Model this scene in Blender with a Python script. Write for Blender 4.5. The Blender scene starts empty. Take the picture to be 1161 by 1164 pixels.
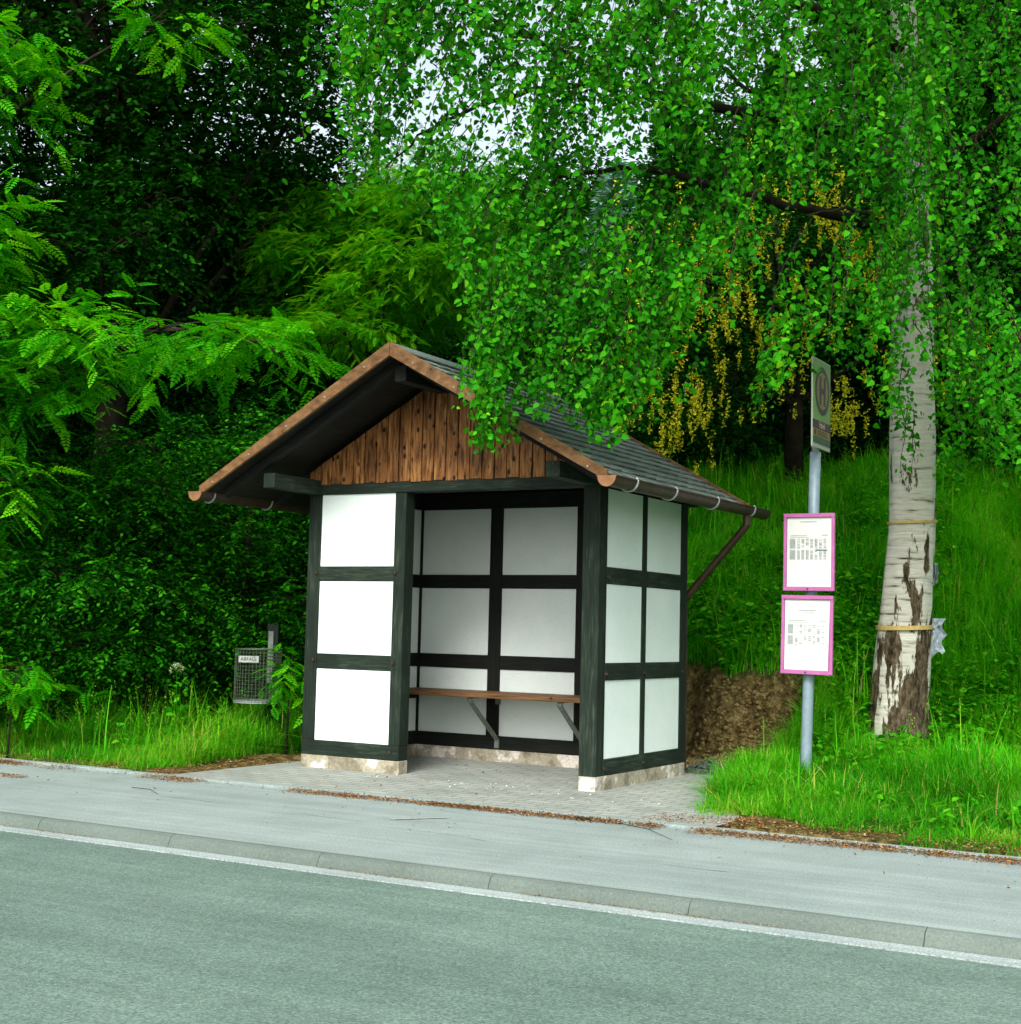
import bpy, math, random
import numpy as np
from mathutils import Vector, Matrix

# ------------------------------------------------------------------ camera
CX, CY, CZ, YAW, PITCH, ROLL, FPX = 7.213, -9.1014, 1.1393, 0.5294, 0.0826, 0.0241, 1617.03
PW, PH = 1161.0, 1164.0
sc = bpy.context.scene
COL = sc.collection
_cp, _sp = math.cos(PITCH), math.sin(PITCH)
FW = np.array([-math.sin(YAW)*_cp, math.cos(YAW)*_cp, _sp])
_rt = np.array([math.cos(YAW), math.sin(YAW), 0.0])
_up = np.cross(_rt, FW)
RT = math.cos(ROLL)*_rt + math.sin(ROLL)*_up
UP = -math.sin(ROLL)*_rt + math.cos(ROLL)*_up
CAM = np.array([CX, CY, CZ])
cd = bpy.data.cameras.new("camera")
cam = bpy.data.objects.new("camera", cd)
COL.objects.link(cam)
cd.sensor_fit = 'HORIZONTAL'; cd.sensor_width = 36.0
cd.lens = FPX/PW*36.0
cd.clip_start = 0.1; cd.clip_end = 3000
cam.matrix_world = Matrix(((RT[0], UP[0], -FW[0], CX), (RT[1], UP[1], -FW[1], CY), (RT[2], UP[2], -FW[2], CZ), (0, 0, 0, 1)))
sc.camera = cam

# ------------------------------------------------------------------ sky and sun (overcast)
SUN_DIR = Vector((0.24, -0.78, 0.72)).normalized()
world = bpy.data.worlds.new("World"); sc.world = world; world.use_nodes = True
wn = world.node_tree.nodes; wl = world.node_tree.links
wn.clear()
sky = wn.new('ShaderNodeTexSky'); sky.sky_type = 'NISHITA'; sky.sun_disc = False
sky.sun_elevation = math.asin(SUN_DIR.z)
sky.sun_rotation = math.atan2(SUN_DIR.x, SUN_DIR.y)
sky.air_density = 1.0; sky.dust_density = 3.0; sky.ozone_density = 1.0
hs = wn.new('ShaderNodeHueSaturation'); hs.inputs['Saturation'].default_value = 0.42; hs.inputs['Hue'].default_value = 0.47; hs.inputs['Value'].default_value = 1.0
bg = wn.new('ShaderNodeBackground'); bg.inputs['Strength'].default_value = 0.125
wo = wn.new('ShaderNodeOutputWorld')
wl.new(sky.outputs[0], hs.inputs['Color']); wl.new(hs.outputs[0], bg.inputs['Color']); wl.new(bg.outputs[0], wo.inputs['Surface'])
sd = bpy.data.lights.new("sun", 'SUN'); sd.energy = 1.5; sd.angle = math.radians(22); sd.color = (1.0, 0.97, 0.92)
so = bpy.data.objects.new("sun", sd); COL.objects.link(so)
so.rotation_euler = SUN_DIR.to_track_quat('Z', 'Y').to_euler()
so.location = (5, -8, 12)
sc.view_settings.view_transform = 'Standard'; sc.view_settings.look = 'None'
sc.view_settings.exposure = 1.2; sc.view_settings.gamma = 1.0
sc.cycles.max_bounces = 6; sc.cycles.diffuse_bounces = 4; sc.cycles.transmission_bounces = 3; sc.cycles.glossy_bounces = 2

rng = np.random.default_rng(11)
random.seed(11)

# ------------------------------------------------------------------ helpers
def ray(px, py):
    return FW + RT*(px-PW/2)/FPX - UP*(py-PH/2)/FPX
def at(px, py, dep):
    """world point(s) at a given distance along the view axis; used only to find where things stand"""
    px = np.asarray(px, float); py = np.asarray(py, float); dep = np.asarray(dep, float)
    v = FW + np.multiply.outer((px-PW/2)/FPX, RT) - np.multiply.outer((py-PH/2)/FPX, UP)
    return CAM + v*(dep[..., None] if dep.ndim else dep)

class MB:
    def __init__(s): s.v = []; s.f = []
    def add(s, vs, fs):
        n = len(s.v); s.v += [tuple(map(float, p)) for p in vs]; s.f += [tuple(i+n for i in f) for f in fs]; return s
    def box(s, x0, x1, y0, y1, z0, z1):
        return s.add([(x0,y0,z0),(x1,y0,z0),(x1,y1,z0),(x0,y1,z0),(x0,y0,z1),(x1,y0,z1),(x1,y1,z1),(x0,y1,z1)],
                     [(0,3,2,1),(4,5,6,7),(0,1,5,4),(1,2,6,5),(2,3,7,6),(3,0,4,7)])
    def hexa(s, P):
        return s.add(P, [(0,3,2,1),(4,5,6,7),(0,1,5,4),(1,2,6,5),(2,3,7,6),(3,0,4,7)])
    def prism_y(s, xz, y0, y1):
        n = len(xz)
        return s.add([(x,y0,z) for x,z in xz]+[(x,y1,z) for x,z in xz],
                     [tuple(range(n)), tuple(range(2*n-1,n-1,-1))]+[(i,i+n,(i+1)%n+n,(i+1)%n) for i in range(n)])
    def tube(s, pts, rad, sides=8, cap=True):
        pts = [np.array(p, float) for p in pts]; n = len(pts)
        if not hasattr(rad, '__len__'): rad = [rad]*n
        vs = []; prev = None
        for i, p in enumerate(pts):
            t = pts[min(i+1,n-1)]-pts[max(i-1,0)]; t = t/(np.linalg.norm(t)+1e-12)
            if prev is None:
                a = np.array([0,0,1.0]) if abs(t[2]) < .9 else np.array([1.0,0,0])
                u = np.cross(t, a)
            else:
                u = prev - t*np.dot(prev, t)
            u /= np.linalg.norm(u)+1e-12; w = np.cross(t, u); prev = u
            for k in range(sides):
                a = 2*math.pi*k/sides
                vs.append(p+rad[i]*(math.cos(a)*u+math.sin(a)*w))
        fs = [(i*sides+k, i*sides+(k+1)%sides, (i+1)*sides+(k+1)%sides, (i+1)*sides+k) for i in range(n-1) for k in range(sides)]
        if cap: fs += [tuple(range(sides-1,-1,-1)), tuple((n-1)*sides+k for k in range(sides))]
        return s.add(vs, fs)
    def build(s, name, mat, parent=None, bevel=0, smooth=False, **kw):
        off = parent_off(parent)
        me = bpy.data.meshes.new(name)
        me.from_pydata([(a-off[0], b-off[1], c-off[2]) for a,b,c in s.v], [], s.f)
        if smooth: me.polygons.foreach_set('use_smooth', [True]*len(me.polygons))
        me.materials.append(mat); me.update()
        o = bpy.data.objects.new(name, me); COL.objects.link(o)
        if parent: o.parent = parent
        if bevel:
            m = o.modifiers.new('bevel', 'BEVEL'); m.width = bevel; m.segments = 2; m.limit_method = 'ANGLE'
        for k, val in kw.items(): o[k] = val
        return o
def parent_off(p):
    x = y = z = 0.0
    while p is not None:
        x += p.location.x; y += p.location.y; z += p.location.z; p = p.parent
    return (x, y, z)
def thing(name, label, cat, loc, group=None):
    o = bpy.data.objects.new(name, None); o.empty_display_size = .2; COL.objects.link(o)
    o.location = tuple(float(c) for c in loc); o['label'] = label; o['category'] = cat
    if group: o['group'] = group
    return o
def tag(o, label, cat, group=None):
    o['label'] = label; o['category'] = cat
    if group: o['group'] = group
    return o

def np_mesh(name, V, F, mat, parent=None, rnd=None, smooth=False, **kw):
    """V (n,3), F (m,k) constant k; rnd per-face random value"""
    off = np.array(parent_off(parent))
    me = bpy.data.meshes.new(name)
    V = (np.asarray(V, float)-off).astype(np.float32); F = np.asarray(F, np.int32)
    m, k = F.shape
    me.vertices.add(len(V)); me.vertices.foreach_set('co', V.ravel())
    me.loops.add(m*k); me.loops.foreach_set('vertex_index', F.ravel())
    me.polygons.add(m); me.polygons.foreach_set('loop_start', np.arange(m, dtype=np.int32)*k)
    me.polygons.foreach_set('loop_total', np.full(m, k, np.int32))
    if smooth: me.polygons.foreach_set('use_smooth', np.ones(m, bool))
    if rnd is not None:
        at_ = me.attributes.new('rnd', 'FLOAT', 'FACE'); at_.data.foreach_set('value', np.asarray(rnd, np.float32))
    me.materials.append(mat); me.update(calc_edges=True)
    o = bpy.data.objects.new(name, me); COL.objects.link(o)
    if parent: o.parent = parent
    for a, b in kw.items(): o[a] = b
    return o

def unit(v): return v/(np.linalg.norm(v, axis=-1, keepdims=True)+1e-9)
# leaf templates: along x, width y, lift z
T_BIRCH = (np.array([[0,0,0],[.14,.34,.06],[.5,.33,.07],[1,0,-.06],[.5,-.33,.07],[.14,-.34,.06]]), np.array([[0,3,2,1],[0,5,4,3]]))
T_OVAL = (np.array([[0,0,0],[.3,.27,.05],[.68,.22,.03],[1,0,-.08],[.68,-.22,.03],[.3,-.27,.05]]), np.array([[0,3,2,1],[0,5,4,3]]))
def pinnate(n=6, lw=.075, ll=.27):
    vs = []; fs = []
    def leaflet(b, d, l, w):
        i = len(vs); p = np.array([-d[1], d[0], 0])
        b = np.array(b); d = np.array(d)
        vs.extend([b, b+d*l*.45+p*w, b+d*l, b+d*l*.45-p*w]); fs.append([i, i+3, i+2, i+1])
    for k in range(n):
        x = .16+.72*k/(n-1); droop = -.25*x*x
        s = math.sin(math.pi*(.22+.7*k/(n-1)))**.6
        for sg in (1, -1):
            a = math.radians(68-14*k/(n-1))
            leaflet([x, 0, droop], [math.cos(a), sg*math.sin(a), -.18], ll*s, lw)
    leaflet([.88, 0, -.2], [1, 0, -.3], ll*.9, lw)
    i = len(vs); vs.extend([[0,.008,0],[0,-.008,0],[.9,-.004,-.2],[.9,.004,-.2]]); fs.append([i,i+1,i+2,i+3])
    return np.array(vs, float), np.array(fs)
T_PIN = pinnate()
T_PINF = pinnate(8, .045, .2)
def leaves(P, D, N, S, tmpl, jit=None):
    tv, tf = tmpl
    D = unit(D); B = unit(np.cross(N, D)); N2 = np.cross(D, B)
    n = len(P); k = len(tv)
    V = P[:, None, :] + S[:, None, None]*(tv[None,:,0,None]*D[:,None,:] + tv[None,:,1,None]*B[:,None,:] + tv[None,:,2,None]*N2[:,None,:])
    F = (np.arange(n)*k)[:, None, None] + tf[None]
    return V.reshape(-1,3), F.reshape(-1, tf.shape[1]), np.repeat(np.arange(n), len(tf))

# ------------------------------------------------------------------ materials
def new_mat(name):
    m = bpy.data.materials.new(name); m.use_nodes = True
    nt = m.node_tree; nt.nodes.clear()
    out = nt.nodes.new('ShaderNodeOutputMaterial')
    return m, nt, out
def N(nt, t, **kw):
    n = nt.nodes.new(t)
    for k, v in kw.items():
        if k in n.inputs: n.inputs[k].default_value = v
        else: setattr(n, k, v)
    return n
def ramp(nt, fac, stops):
    r = nt.nodes.new('ShaderNodeValToRGB'); e = r.color_ramp.elements
    while len(e) < len(stops): e.new(.5)
    for i, (p, c) in enumerate(stops):
        e[i].position = p; e[i].color = (c[0], c[1], c[2], 1) if hasattr(c, '__len__') else (c, c, c, 1)
    if fac is not None: nt.links.new(fac, r.inputs[0])
    return r
def coords(nt, scale=(1,1,1), kind='Object'):
    tc = nt.nodes.new('ShaderNodeTexCoord'); mp = nt.nodes.new('ShaderNodeMapping')
    mp.inputs['Scale'].default_value = scale
    nt.links.new(tc.outputs[kind], mp.inputs['Vector']); return mp.outputs[0]
def noise(nt, vec, scale, detail=4, rough=.55):
    n = nt.nodes.new('ShaderNodeTexNoise'); n.inputs['Scale'].default_value = scale; n.inputs['Detail'].default_value = detail
    n.inputs['Roughness'].default_value = rough
    nt.links.new(vec, n.inputs['Vector']); return n.outputs[0]
def mixc(nt, fac, a, b, mode='MIX'):
    m = nt.nodes.new('ShaderNodeMix'); m.data_type = 'RGBA'; m.blend_type = mode
    for s, v in ((0, fac), (6, a), (7, b)):
        if hasattr(v, 'is_linked') or hasattr(v, 'links'): nt.links.new(v, m.inputs[s])
        else: m.inputs[s].default_value = (v if not hasattr(v, '__len__') else (*v, 1))
    return m.outputs[2]
def bump(nt, h, strength=.3, dist=.01):
    b = nt.nodes.new('ShaderNodeBump'); b.inputs['Strength'].default_value = strength; b.inputs['Distance'].default_value = dist
    nt.links.new(h, b.inputs['Height']); return b.outputs[0]
def surf(nt, out, col, rough=.7, spec=.3, nrm=None, metal=0):
    p = nt.nodes.new('ShaderNodeBsdfPrincipled')
    if hasattr(col, 'links'): nt.links.new(col, p.inputs['Base Color'])
    else: p.inputs['Base Color'].default_value = (*col, 1)
    if hasattr(rough, 'links'): nt.links.new(rough, p.inputs['Roughness'])
    else: p.inputs['Roughness'].default_value = rough
    p.inputs['Specular IOR Level'].default_value = spec; p.inputs['Metallic'].default_value = metal
    if nrm is not None: nt.links.new(nrm, p.inputs['Normal'])
    nt.links.new(p.outputs[0], out.inputs[0]); return p

def leaf_mat(name, stops, transl=.35, spec=.06, rough=.55):
    m, nt, out = new_mat(name)
    a = nt.nodes.new('ShaderNodeAttribute'); a.attribute_name = 'rnd'
    r = ramp(nt, a.outputs['Fac'], stops)
    p = nt.nodes.new('ShaderNodeBsdfPrincipled'); p.inputs['Roughness'].default_value = rough; p.inputs['Specular IOR Level'].default_value = spec
    nt.links.new(r.outputs[0], p.inputs['Base Color'])
    t = nt.nodes.new('ShaderNodeBsdfTranslucent')
    tcol = mixc(nt, 1.0, r.outputs[0], (1.6, 1.3, .5), 'MULTIPLY')
    nt.links.new(tcol, t.inputs['Color'])
    mx = nt.nodes.new('ShaderNodeMixShader'); mx.inputs[0].default_value = transl
    nt.links.new(p.outputs[0], mx.inputs[1]); nt.links.new(t.outputs[0], mx.inputs[2]); nt.links.new(mx.outputs[0], out.inputs[0])
    return m
M = {}
M['birch_leaf'] = leaf_mat('birch_leaf', [(0,(.006,.07,.002)),(.4,(.018,.20,.004)),(.8,(.05,.35,.005)),(1,(.17,.47,.010))], .36)
M['pin_leaf'] = leaf_mat('pinnate_leaf', [(0,(.008,.12,.002)),(.5,(.04,.36,.003)),(1,(.16,.56,.008))], .42)
M['acacia_leaf'] = leaf_mat('acacia_leaf', [(0,(.014,.17,.002)),(.5,(.055,.36,.004)),(1,(.22,.55,.010))], .45)
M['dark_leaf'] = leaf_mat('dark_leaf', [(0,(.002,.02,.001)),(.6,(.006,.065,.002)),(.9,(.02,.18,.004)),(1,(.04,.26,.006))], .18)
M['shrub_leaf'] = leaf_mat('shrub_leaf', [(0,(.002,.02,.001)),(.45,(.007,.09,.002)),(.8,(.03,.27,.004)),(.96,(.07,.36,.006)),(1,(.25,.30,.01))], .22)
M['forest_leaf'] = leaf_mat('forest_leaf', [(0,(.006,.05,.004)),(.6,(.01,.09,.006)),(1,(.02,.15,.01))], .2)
M['far_leaf'] = leaf_mat('far_leaf', [(0,(.012,.11,.02)),(.6,(.02,.17,.03)),(1,(.04,.24,.04))], .25)
M['spruce_needle'] = leaf_mat('blue_spruce_needle', [(0,(.10,.26,.20)),(1,(.28,.50,.42))], .15)
M['yellow_flower'] = leaf_mat('laburnum_flower', [(0,(.34,.34,.01)),(.6,(.56,.56,.02)),(1,(.74,.74,.05))], .2)
M['white_flower'] = leaf_mat('umbel_flower', [(0,(.35,.45,.22)),(1,(.6,.66,.45))], .3)
M['grass'] = leaf_mat('grass_blade', [(0,(.014,.17,.003)),(.4,(.050,.40,.005)),(.8,(.12,.55,.008)),(.96,(.24,.46,.03)),(1,(.40,.36,.12))], .4, .05)
M['verge_grass'] = leaf_mat('verge_grass_blade', [(0,(.016,.17,.003)),(.5,(.05,.35,.006)),(.86,(.15,.48,.012)),(.94,(.32,.44,.05)),(1,(.44,.36,.13))], .4, .05)
M['weed_leaf'] = leaf_mat('weed_leaf', [(0,(.016,.18,.003)),(.6,(.055,.40,.006)),(1,(.13,.52,.012))], .4)

def timber_mat(name, scale, base=((.003,.006,.004),(.012,.022,.014),(.065,.088,.060))):
    m, nt, out = new_mat(name)
    v = coords(nt, scale); g = noise(nt, v, 9, 6, .65)
    v2 = coords(nt); w = noise(nt, v2, 2.3, 4)
    mixv = nt.nodes.new('ShaderNodeMath'); mixv.operation = 'MULTIPLY_ADD'
    nt.links.new(g, mixv.inputs[0]); mixv.inputs[1].default_value = .62
    h = nt.nodes.new('ShaderNodeMath'); h.operation = 'MULTIPLY'; h.inputs[1].default_value = .42; nt.links.new(w, h.inputs[0]); nt.links.new(h.outputs[0], mixv.inputs[2])
    r = ramp(nt, mixv.outputs[0], [(.32, base[0]), (.55, base[1]), (.78, base[2])])
    surf(nt, out, r.outputs[0], .75, .2, bump(nt, g, .35, .006)); return m
M['timber_v'] = timber_mat('green_black_timber_upright', (7,7,.5))
M['timber_x'] = timber_mat('green_black_timber_crosswise', (.5,7,7))
M['timber_y'] = timber_mat('green_black_timber_lengthwise', (7,.5,7))
DK = ((.003,.004,.003),(.008,.010,.008),(.02,.024,.018))  # darker timber copy: shade under the roof and inside put into the colour
M['dark_v'] = timber_mat('shaded_timber_upright', (7,7,.5), DK)
M['dark_x'] = timber_mat('shaded_timber_crosswise', (.5,7,7), DK)
M['dark_y'] = timber_mat('shaded_timber_lengthwise', (7,.5,7), DK)
def plain(name, col, rough=.6, spec=.3, metal=0, var=.15, scale=8, bmp=.15):
    m, nt, out = new_mat(name); v = coords(nt); n = noise(nt, v, scale, 5)
    r = ramp(nt, n, [(.3, tuple(c*(1-var) for c in col)), (.7, tuple(min(1,c*(1+var)) for c in col))])
    surf(nt, out, r.outputs[0], rough, spec, bump(nt, n, bmp, .004), metal); return m
# plaster: white, fine grain, faint grime
m, nt, out = new_mat('white_plaster'); v = coords(nt)
n1 = noise(nt, v, 2.2, 5); n2 = noise(nt, v, 160, 2)
c1 = ramp(nt, n1, [(.3,(.66,.76,.72)),(.65,(.74,.82,.78))])
c2 = ramp(nt, n2, [(.27,(.45,.5,.48)),(.38,(1,1,1))])
surf(nt, out, mixc(nt, .7, c1.outputs[0], c2.outputs[0], 'MULTIPLY'), .9, .1, bump(nt, n2, .35, .003)); M['plaster'] = m
# gable boards: stained softwood with knots and dark streaks
m, nt, out = new_mat('orange_brown_boards'); 
v = coords(nt, (9,1,.8)); g = noise(nt, v, 5, 6, .65)
base = ramp(nt, g, [(.28,(.05,.020,.005)),(.5,(.24,.10,.026)),(.72,(.44,.22,.07))])
vk = coords(nt, (1,1,.62)); vo = nt.nodes.new('ShaderNodeTexVoronoi'); vo.inputs['Scale'].default_value = 13; vo.inputs['Randomness'].default_value = 1; nt.links.new(vk, vo.inputs['Vector'])
kn = ramp(nt, vo.outputs['Distance'], [(.12,(.025,.014,.006)),(.22,(1,1,1))])
vs2 = coords(nt, (14,1,2.2)); st = noise(nt, vs2, 2.6, 5, .7); sr = ramp(nt, st, [(.38,(.10,.07,.05)),(.50,(1,1,1))])
c = mixc(nt, 1, base.outputs[0], kn.outputs[0], 'MULTIPLY'); c = mixc(nt, .8, c, sr.outputs[0], 'MULTIPLY'); lg = noise(nt, coords(nt, (4,1,1.2)), 1.3, 3); c = mixc(nt, 1, c, ramp(nt, lg, [(.36,(.42,.36,.30)),(.55,(1,1,1))]).outputs[0], 'MULTIPLY')
surf(nt, out, c, .65, .25, bump(nt, g, .3, .004)); M['gable_board'] = m
def brown_board(name, scale):
    m, nt, out = new_mat(name); v = coords(nt, scale); g = noise(nt, v, 6, 6, .6)
    base = ramp(nt, g, [(.25,(.045,.022,.008)),(.55,(.155,.078,.028)),(.8,(.25,.14,.06))])
    v2 = coords(nt); vo = nt.nodes.new('ShaderNodeTexVoronoi'); vo.inputs['Scale'].default_value = 7; nt.links.new(v2, vo.inputs['Vector'])
    kn = ramp(nt, vo.outputs['Distance'], [(.05,(.05,.03,.015)),(.11,(1,1,1))])
    surf(nt, out, mixc(nt, 1, base.outputs[0], kn.outputs[0], 'MULTIPLY'), .6, .25, bump(nt, g, .25, .004)); return m
M['barge'] = brown_board('brown_bargeboard', (2.2,6,3.6))
M['seat_wood'] = brown_board('brown_seat_plank', (.7,9,9))
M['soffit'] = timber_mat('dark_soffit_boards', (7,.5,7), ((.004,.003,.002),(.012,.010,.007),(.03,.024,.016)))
# shingles
m, nt, out = new_mat('grey_green_shingle'); v = coords(nt); n1 = noise(nt, v, 1.4, 4); n2 = noise(nt, v, 120, 3)
c1 = ramp(nt, n1, [(.3,(.16,.205,.175)),(.7,(.27,.33,.29))]); c2 = ramp(nt, n2, [(.3,.6),(.7,1.2)])
a = nt.nodes.new('ShaderNodeAttribute'); a.attribute_name = 'rnd'; r3 = ramp(nt, a.outputs['Fac'], [(0,.72),(1,1.15)])
surf(nt, out, mixc(nt, 1, mixc(nt, 1, c1.outputs[0], c2.outputs[0], 'MULTIPLY'), r3.outputs[0], 'MULTIPLY'), .85, .2, bump(nt, n2, .5, .003)); M['shingle'] = m
M['copper'] = plain('weathered_copper', (.24,.115,.05), .45, .4, .25, .3, 14)
M['gutter'] = plain('dark_brown_gutter', (.045,.026,.016), .45, .4, .2, .4, 10)
M['galv'] = plain('galvanised_steel', (.26,.31,.29), .5, .4, .35, .2, 30)
M['pole'] = plain('grey_blue_pole_paint', (.20,.28,.32), .45, .4, .1, .12, 20)
M['bracket'] = plain('grey_green_steel', (.16,.19,.16), .6, .3, .2, .3, 30)
M['magenta'] = plain('pink_magenta_frame_paint', (.42,.12,.31), .4, .4, 0, .12, 9, .05)
M['paper'] = plain('white_paper', (.62,.63,.60), .5, .4, 0, .03, 6, .02)
M['ink'] = plain('grey_green_print', (.19,.25,.24), .7, .1, 0, .1, 20, 0)
M['ink_dark'] = plain('dark_green_print', (.03,.12,.08), .7, .1, 0, .1, 20, 0)
M['sign_plate'] = plain('pale_green_sign_face', (.14,.28,.06), .45, .35, 0, .1, 9, .05)
M['sign_edge'] = plain('pale_aluminium_edge', (.36,.40,.33), .4, .4, .2, .1, 9, .05)
M['sign_yellow'] = plain('ochre_yellow_sign_paint', (.22,.15,.012), .45, .35, 0, .15, 9, .05)
M['sign_black'] = plain('black_sign_paint', (.012,.018,.012), .45, .35, 0, .1, 9, 0)
M['sign_brown'] = plain('dark_brown_sign_strip', (.03,.012,.014), .45, .35, 0, .1, 9, 0)
M['sign_green'] = plain('dark_green_sign_strip', (.01,.07,.02), .45, .35, 0, .4, 30, 0)
M['sign_letter'] = plain('cream_lettering', (.62,.42,.34), .5, .3, 0, .1, 9, 0)
M['bin_wire'] = plain('grey_green_wire', (.07,.10,.06), .5, .4, .3, .4, 40)
M['strap'] = plain('ochre_webbing_strap', (.55,.40,.14), .6, .3, 0, .25, 30)
M['plastic'] = plain('crumpled_white_plastic', (.48,.55,.60), .35, .5, 0, .2, 25)
M['white_bit'] = plain('white_litter_bits', (.75,.76,.74), .7, .3, 0, .1, 9)
M['bark_dark'] = plain('dark_bark', (.022,.018,.012), .9, .1, 0, .5, 9, .8)
M['twig'] = plain('dark_twig', (.02,.016,.010), .85, .1, 0, .4, 20)
M['grit'] = plain('grey_gravel', (.09,.105,.095), .9, .1, 0, .6, 60, .8)
M['litter'] = leaf_mat('brown_litter', [(0,(.04,.022,.008)),(.4,(.16,.075,.02)),(.8,(.34,.17,.05)),(1,(.5,.36,.18))], .05, .1, .8)
# concrete plinth with pale patches
m, nt, out = new_mat('patched_concrete_plinth'); v = coords(nt); n1 = noise(nt, v, 4.5, 5); n2 = noise(nt, v, 45, 4)
c1 = ramp(nt, n1, [(.40,(.22,.20,.14)),(.47,(.36,.33,.24)),(.56,(.38,.35,.27)),(.60,(.66,.62,.54))]); c2 = ramp(nt, n2, [(.3,.7),(.7,1.15)])
surf(nt, out, mixc(nt, 1, c1.outputs[0], c2.outputs[0], 'MULTIPLY'), .9, .2, bump(nt, n2, .6, .006)); M['plinth'] = m
# birch bark
m, nt, out = new_mat('birch_bark')
v = coords(nt, (1,1,8)); ln = noise(nt, v, 3.2, 5, .6)
vf = coords(nt, (3.2,3.2,.8)); fis = noise(nt, vf, 2.2, 6, .62)
tc = nt.nodes.new('ShaderNodeTexCoord'); sx = nt.nodes.new('ShaderNodeSeparateXYZ'); nt.links.new(tc.outputs['Object'], sx.inputs[0])
mr = nt.nodes.new('ShaderNodeMapRange'); mr.inputs['From Min'].default_value = 0; mr.inputs['From Max'].default_value = 3.0; mr.inputs['To Min'].default_value = .10; mr.inputs['To Max'].default_value = -.07
nt.links.new(sx.outputs['Z'], mr.inputs['Value'])
ad = nt.nodes.new('ShaderNodeMath'); ad.operation = 'ADD'; nt.links.new(fis, ad.inputs[0]); nt.links.new(mr.outputs[0], ad.inputs[1])
fm = ramp(nt, ad.outputs[0], [(.535,0),(.56,1)])
white = ramp(nt, ln, [(.29,(.02,.018,.012)),(.35,(.26,.25,.19)),(.43,(.52,.51,.43)),(.75,(.68,.67,.59))])
vr = coords(nt, (1,1,.35)); rg = noise(nt, vr, 26, 5, .7)
dark = ramp(nt, rg, [(.36,(.012,.009,.006)),(.5,(.07,.052,.03)),(.7,(.20,.16,.10))])
col = mixc(nt, fm.outputs[0], white.outputs[0], dark.outputs[0])
hgt = mixc(nt, fm.outputs[0], ln, rg)
surf(nt, out, col, .85, .15, bump(nt, hgt, .8, .02)); M['birch_bark'] = m
# asphalt
def asphalt(name, a, b, spk, lo=.55, hi=1.5, stripes=False):
    m, nt, out = new_mat(name); v = coords(nt); n1 = noise(nt, v, .9, 5, .6); n2 = noise(nt, v, 95, 3, .6)
    c1 = ramp(nt, n1, [(.3,a),(.7,b)])
    c2 = ramp(nt, n2, [(.30,lo),(.5,1.0),(.70,hi)])
    vo = nt.nodes.new('ShaderNodeTexVoronoi'); vo.inputs['Scale'].default_value = 75; nt.links.new(v, vo.inputs['Vector'])
    sp = ramp(nt, vo.outputs['Distance'], [(.10,1),(.16,0)])
    vn = noise(nt, v, 23, 2); sel = ramp(nt, vn, [(.52,0),(.56,1)])
    ml = nt.nodes.new('ShaderNodeMath'); ml.operation = 'MULTIPLY'; nt.links.new(sp.outputs[0], ml.inputs[0]); nt.links.new(sel.outputs[0], ml.inputs[1])
    c = mixc(nt, 1, c1.outputs[0], c2.outputs[0], 'MULTIPLY')
    if stripes:
        vv = coords(nt, (.12,2.2,1)); n3 = noise(nt, vv, 1.6, 4); c3 = ramp(nt, n3, [(.35,.94),(.65,1.06)])
        c = mixc(nt, 1, c, c3.outputs[0], 'MULTIPLY')
    pn = noise(nt, v, 2.6, 6, .7); c = mixc(nt, 1, c, ramp(nt, pn, [(.36,.91),(.5,1),(.66,1.04)]).outputs[0], 'MULTIPLY')
    stn = noise(nt, coords(nt, (.25,14,1)), 1.0, 3); c = mixc(nt, 1, c, ramp(nt, stn, [(.4,.96),(.5,1),(.62,1.07)]).outputs[0], 'MULTIPLY')
    c = mixc(nt, ml.outputs[0], c, spk)
    surf(nt, out, c, .85, .25, bump(nt, n2, .5, .004)); return m
M['road'] = asphalt('road_asphalt', (.105,.165,.132), (.14,.205,.168), (.50,.58,.52), stripes=True)
M['sidewalk'] = asphalt('pavement_asphalt', (.215,.27,.25), (.28,.335,.315), (.42,.48,.45), .72, 1.3, stripes=True)
M['kerb'] = asphalt('kerb_concrete_shade_toned', (.095,.125,.105), (.15,.185,.16), (.26,.30,.27), .8, 1.18, stripes=True)  # toned darker than the pavement so the kerb face looks shaded
M['gutter_strip'] = asphalt('pale_gutter_stone', (.24,.29,.28), (.36,.42,.40), (.12,.10,.07))
M['pale_mark'] = plain('pale_scuff', (.34,.38,.34), .8, .2, 0, .3, 30)
# pavers
m, nt, out = new_mat('concrete_pavers'); v = coords(nt); br = nt.nodes.new('ShaderNodeTexBrick')
br.inputs['Scale'].default_value = 1; br.inputs['Mortar Size'].default_value = .005; br.inputs['Brick Width'].default_value = .20; br.inputs['Row Height'].default_value = .10
br.inputs['Color1'].default_value = (.33,.36,.32,1); br.inputs['Color2'].default_value = (.27,.30,.265,1); br.inputs['Mortar'].default_value = (.13,.13,.10,1)
nt.links.new(v, br.inputs['Vector']); n1 = noise(nt, v, 1.8, 5); n2 = noise(nt, v, 70, 3)
c = mixc(nt, 1, br.outputs['Color'], ramp(nt, n1, [(.3,.82),(.7,1.15)]).outputs[0], 'MULTIPLY'); c = mixc(nt, 1, c, ramp(nt, n2, [(.3,.8),(.7,1.15)]).outputs[0], 'MULTIPLY')
surf(nt, out, c, .85, .2, bump(nt, br.outputs['Fac'], -.4, .006)); M['paver'] = m
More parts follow.
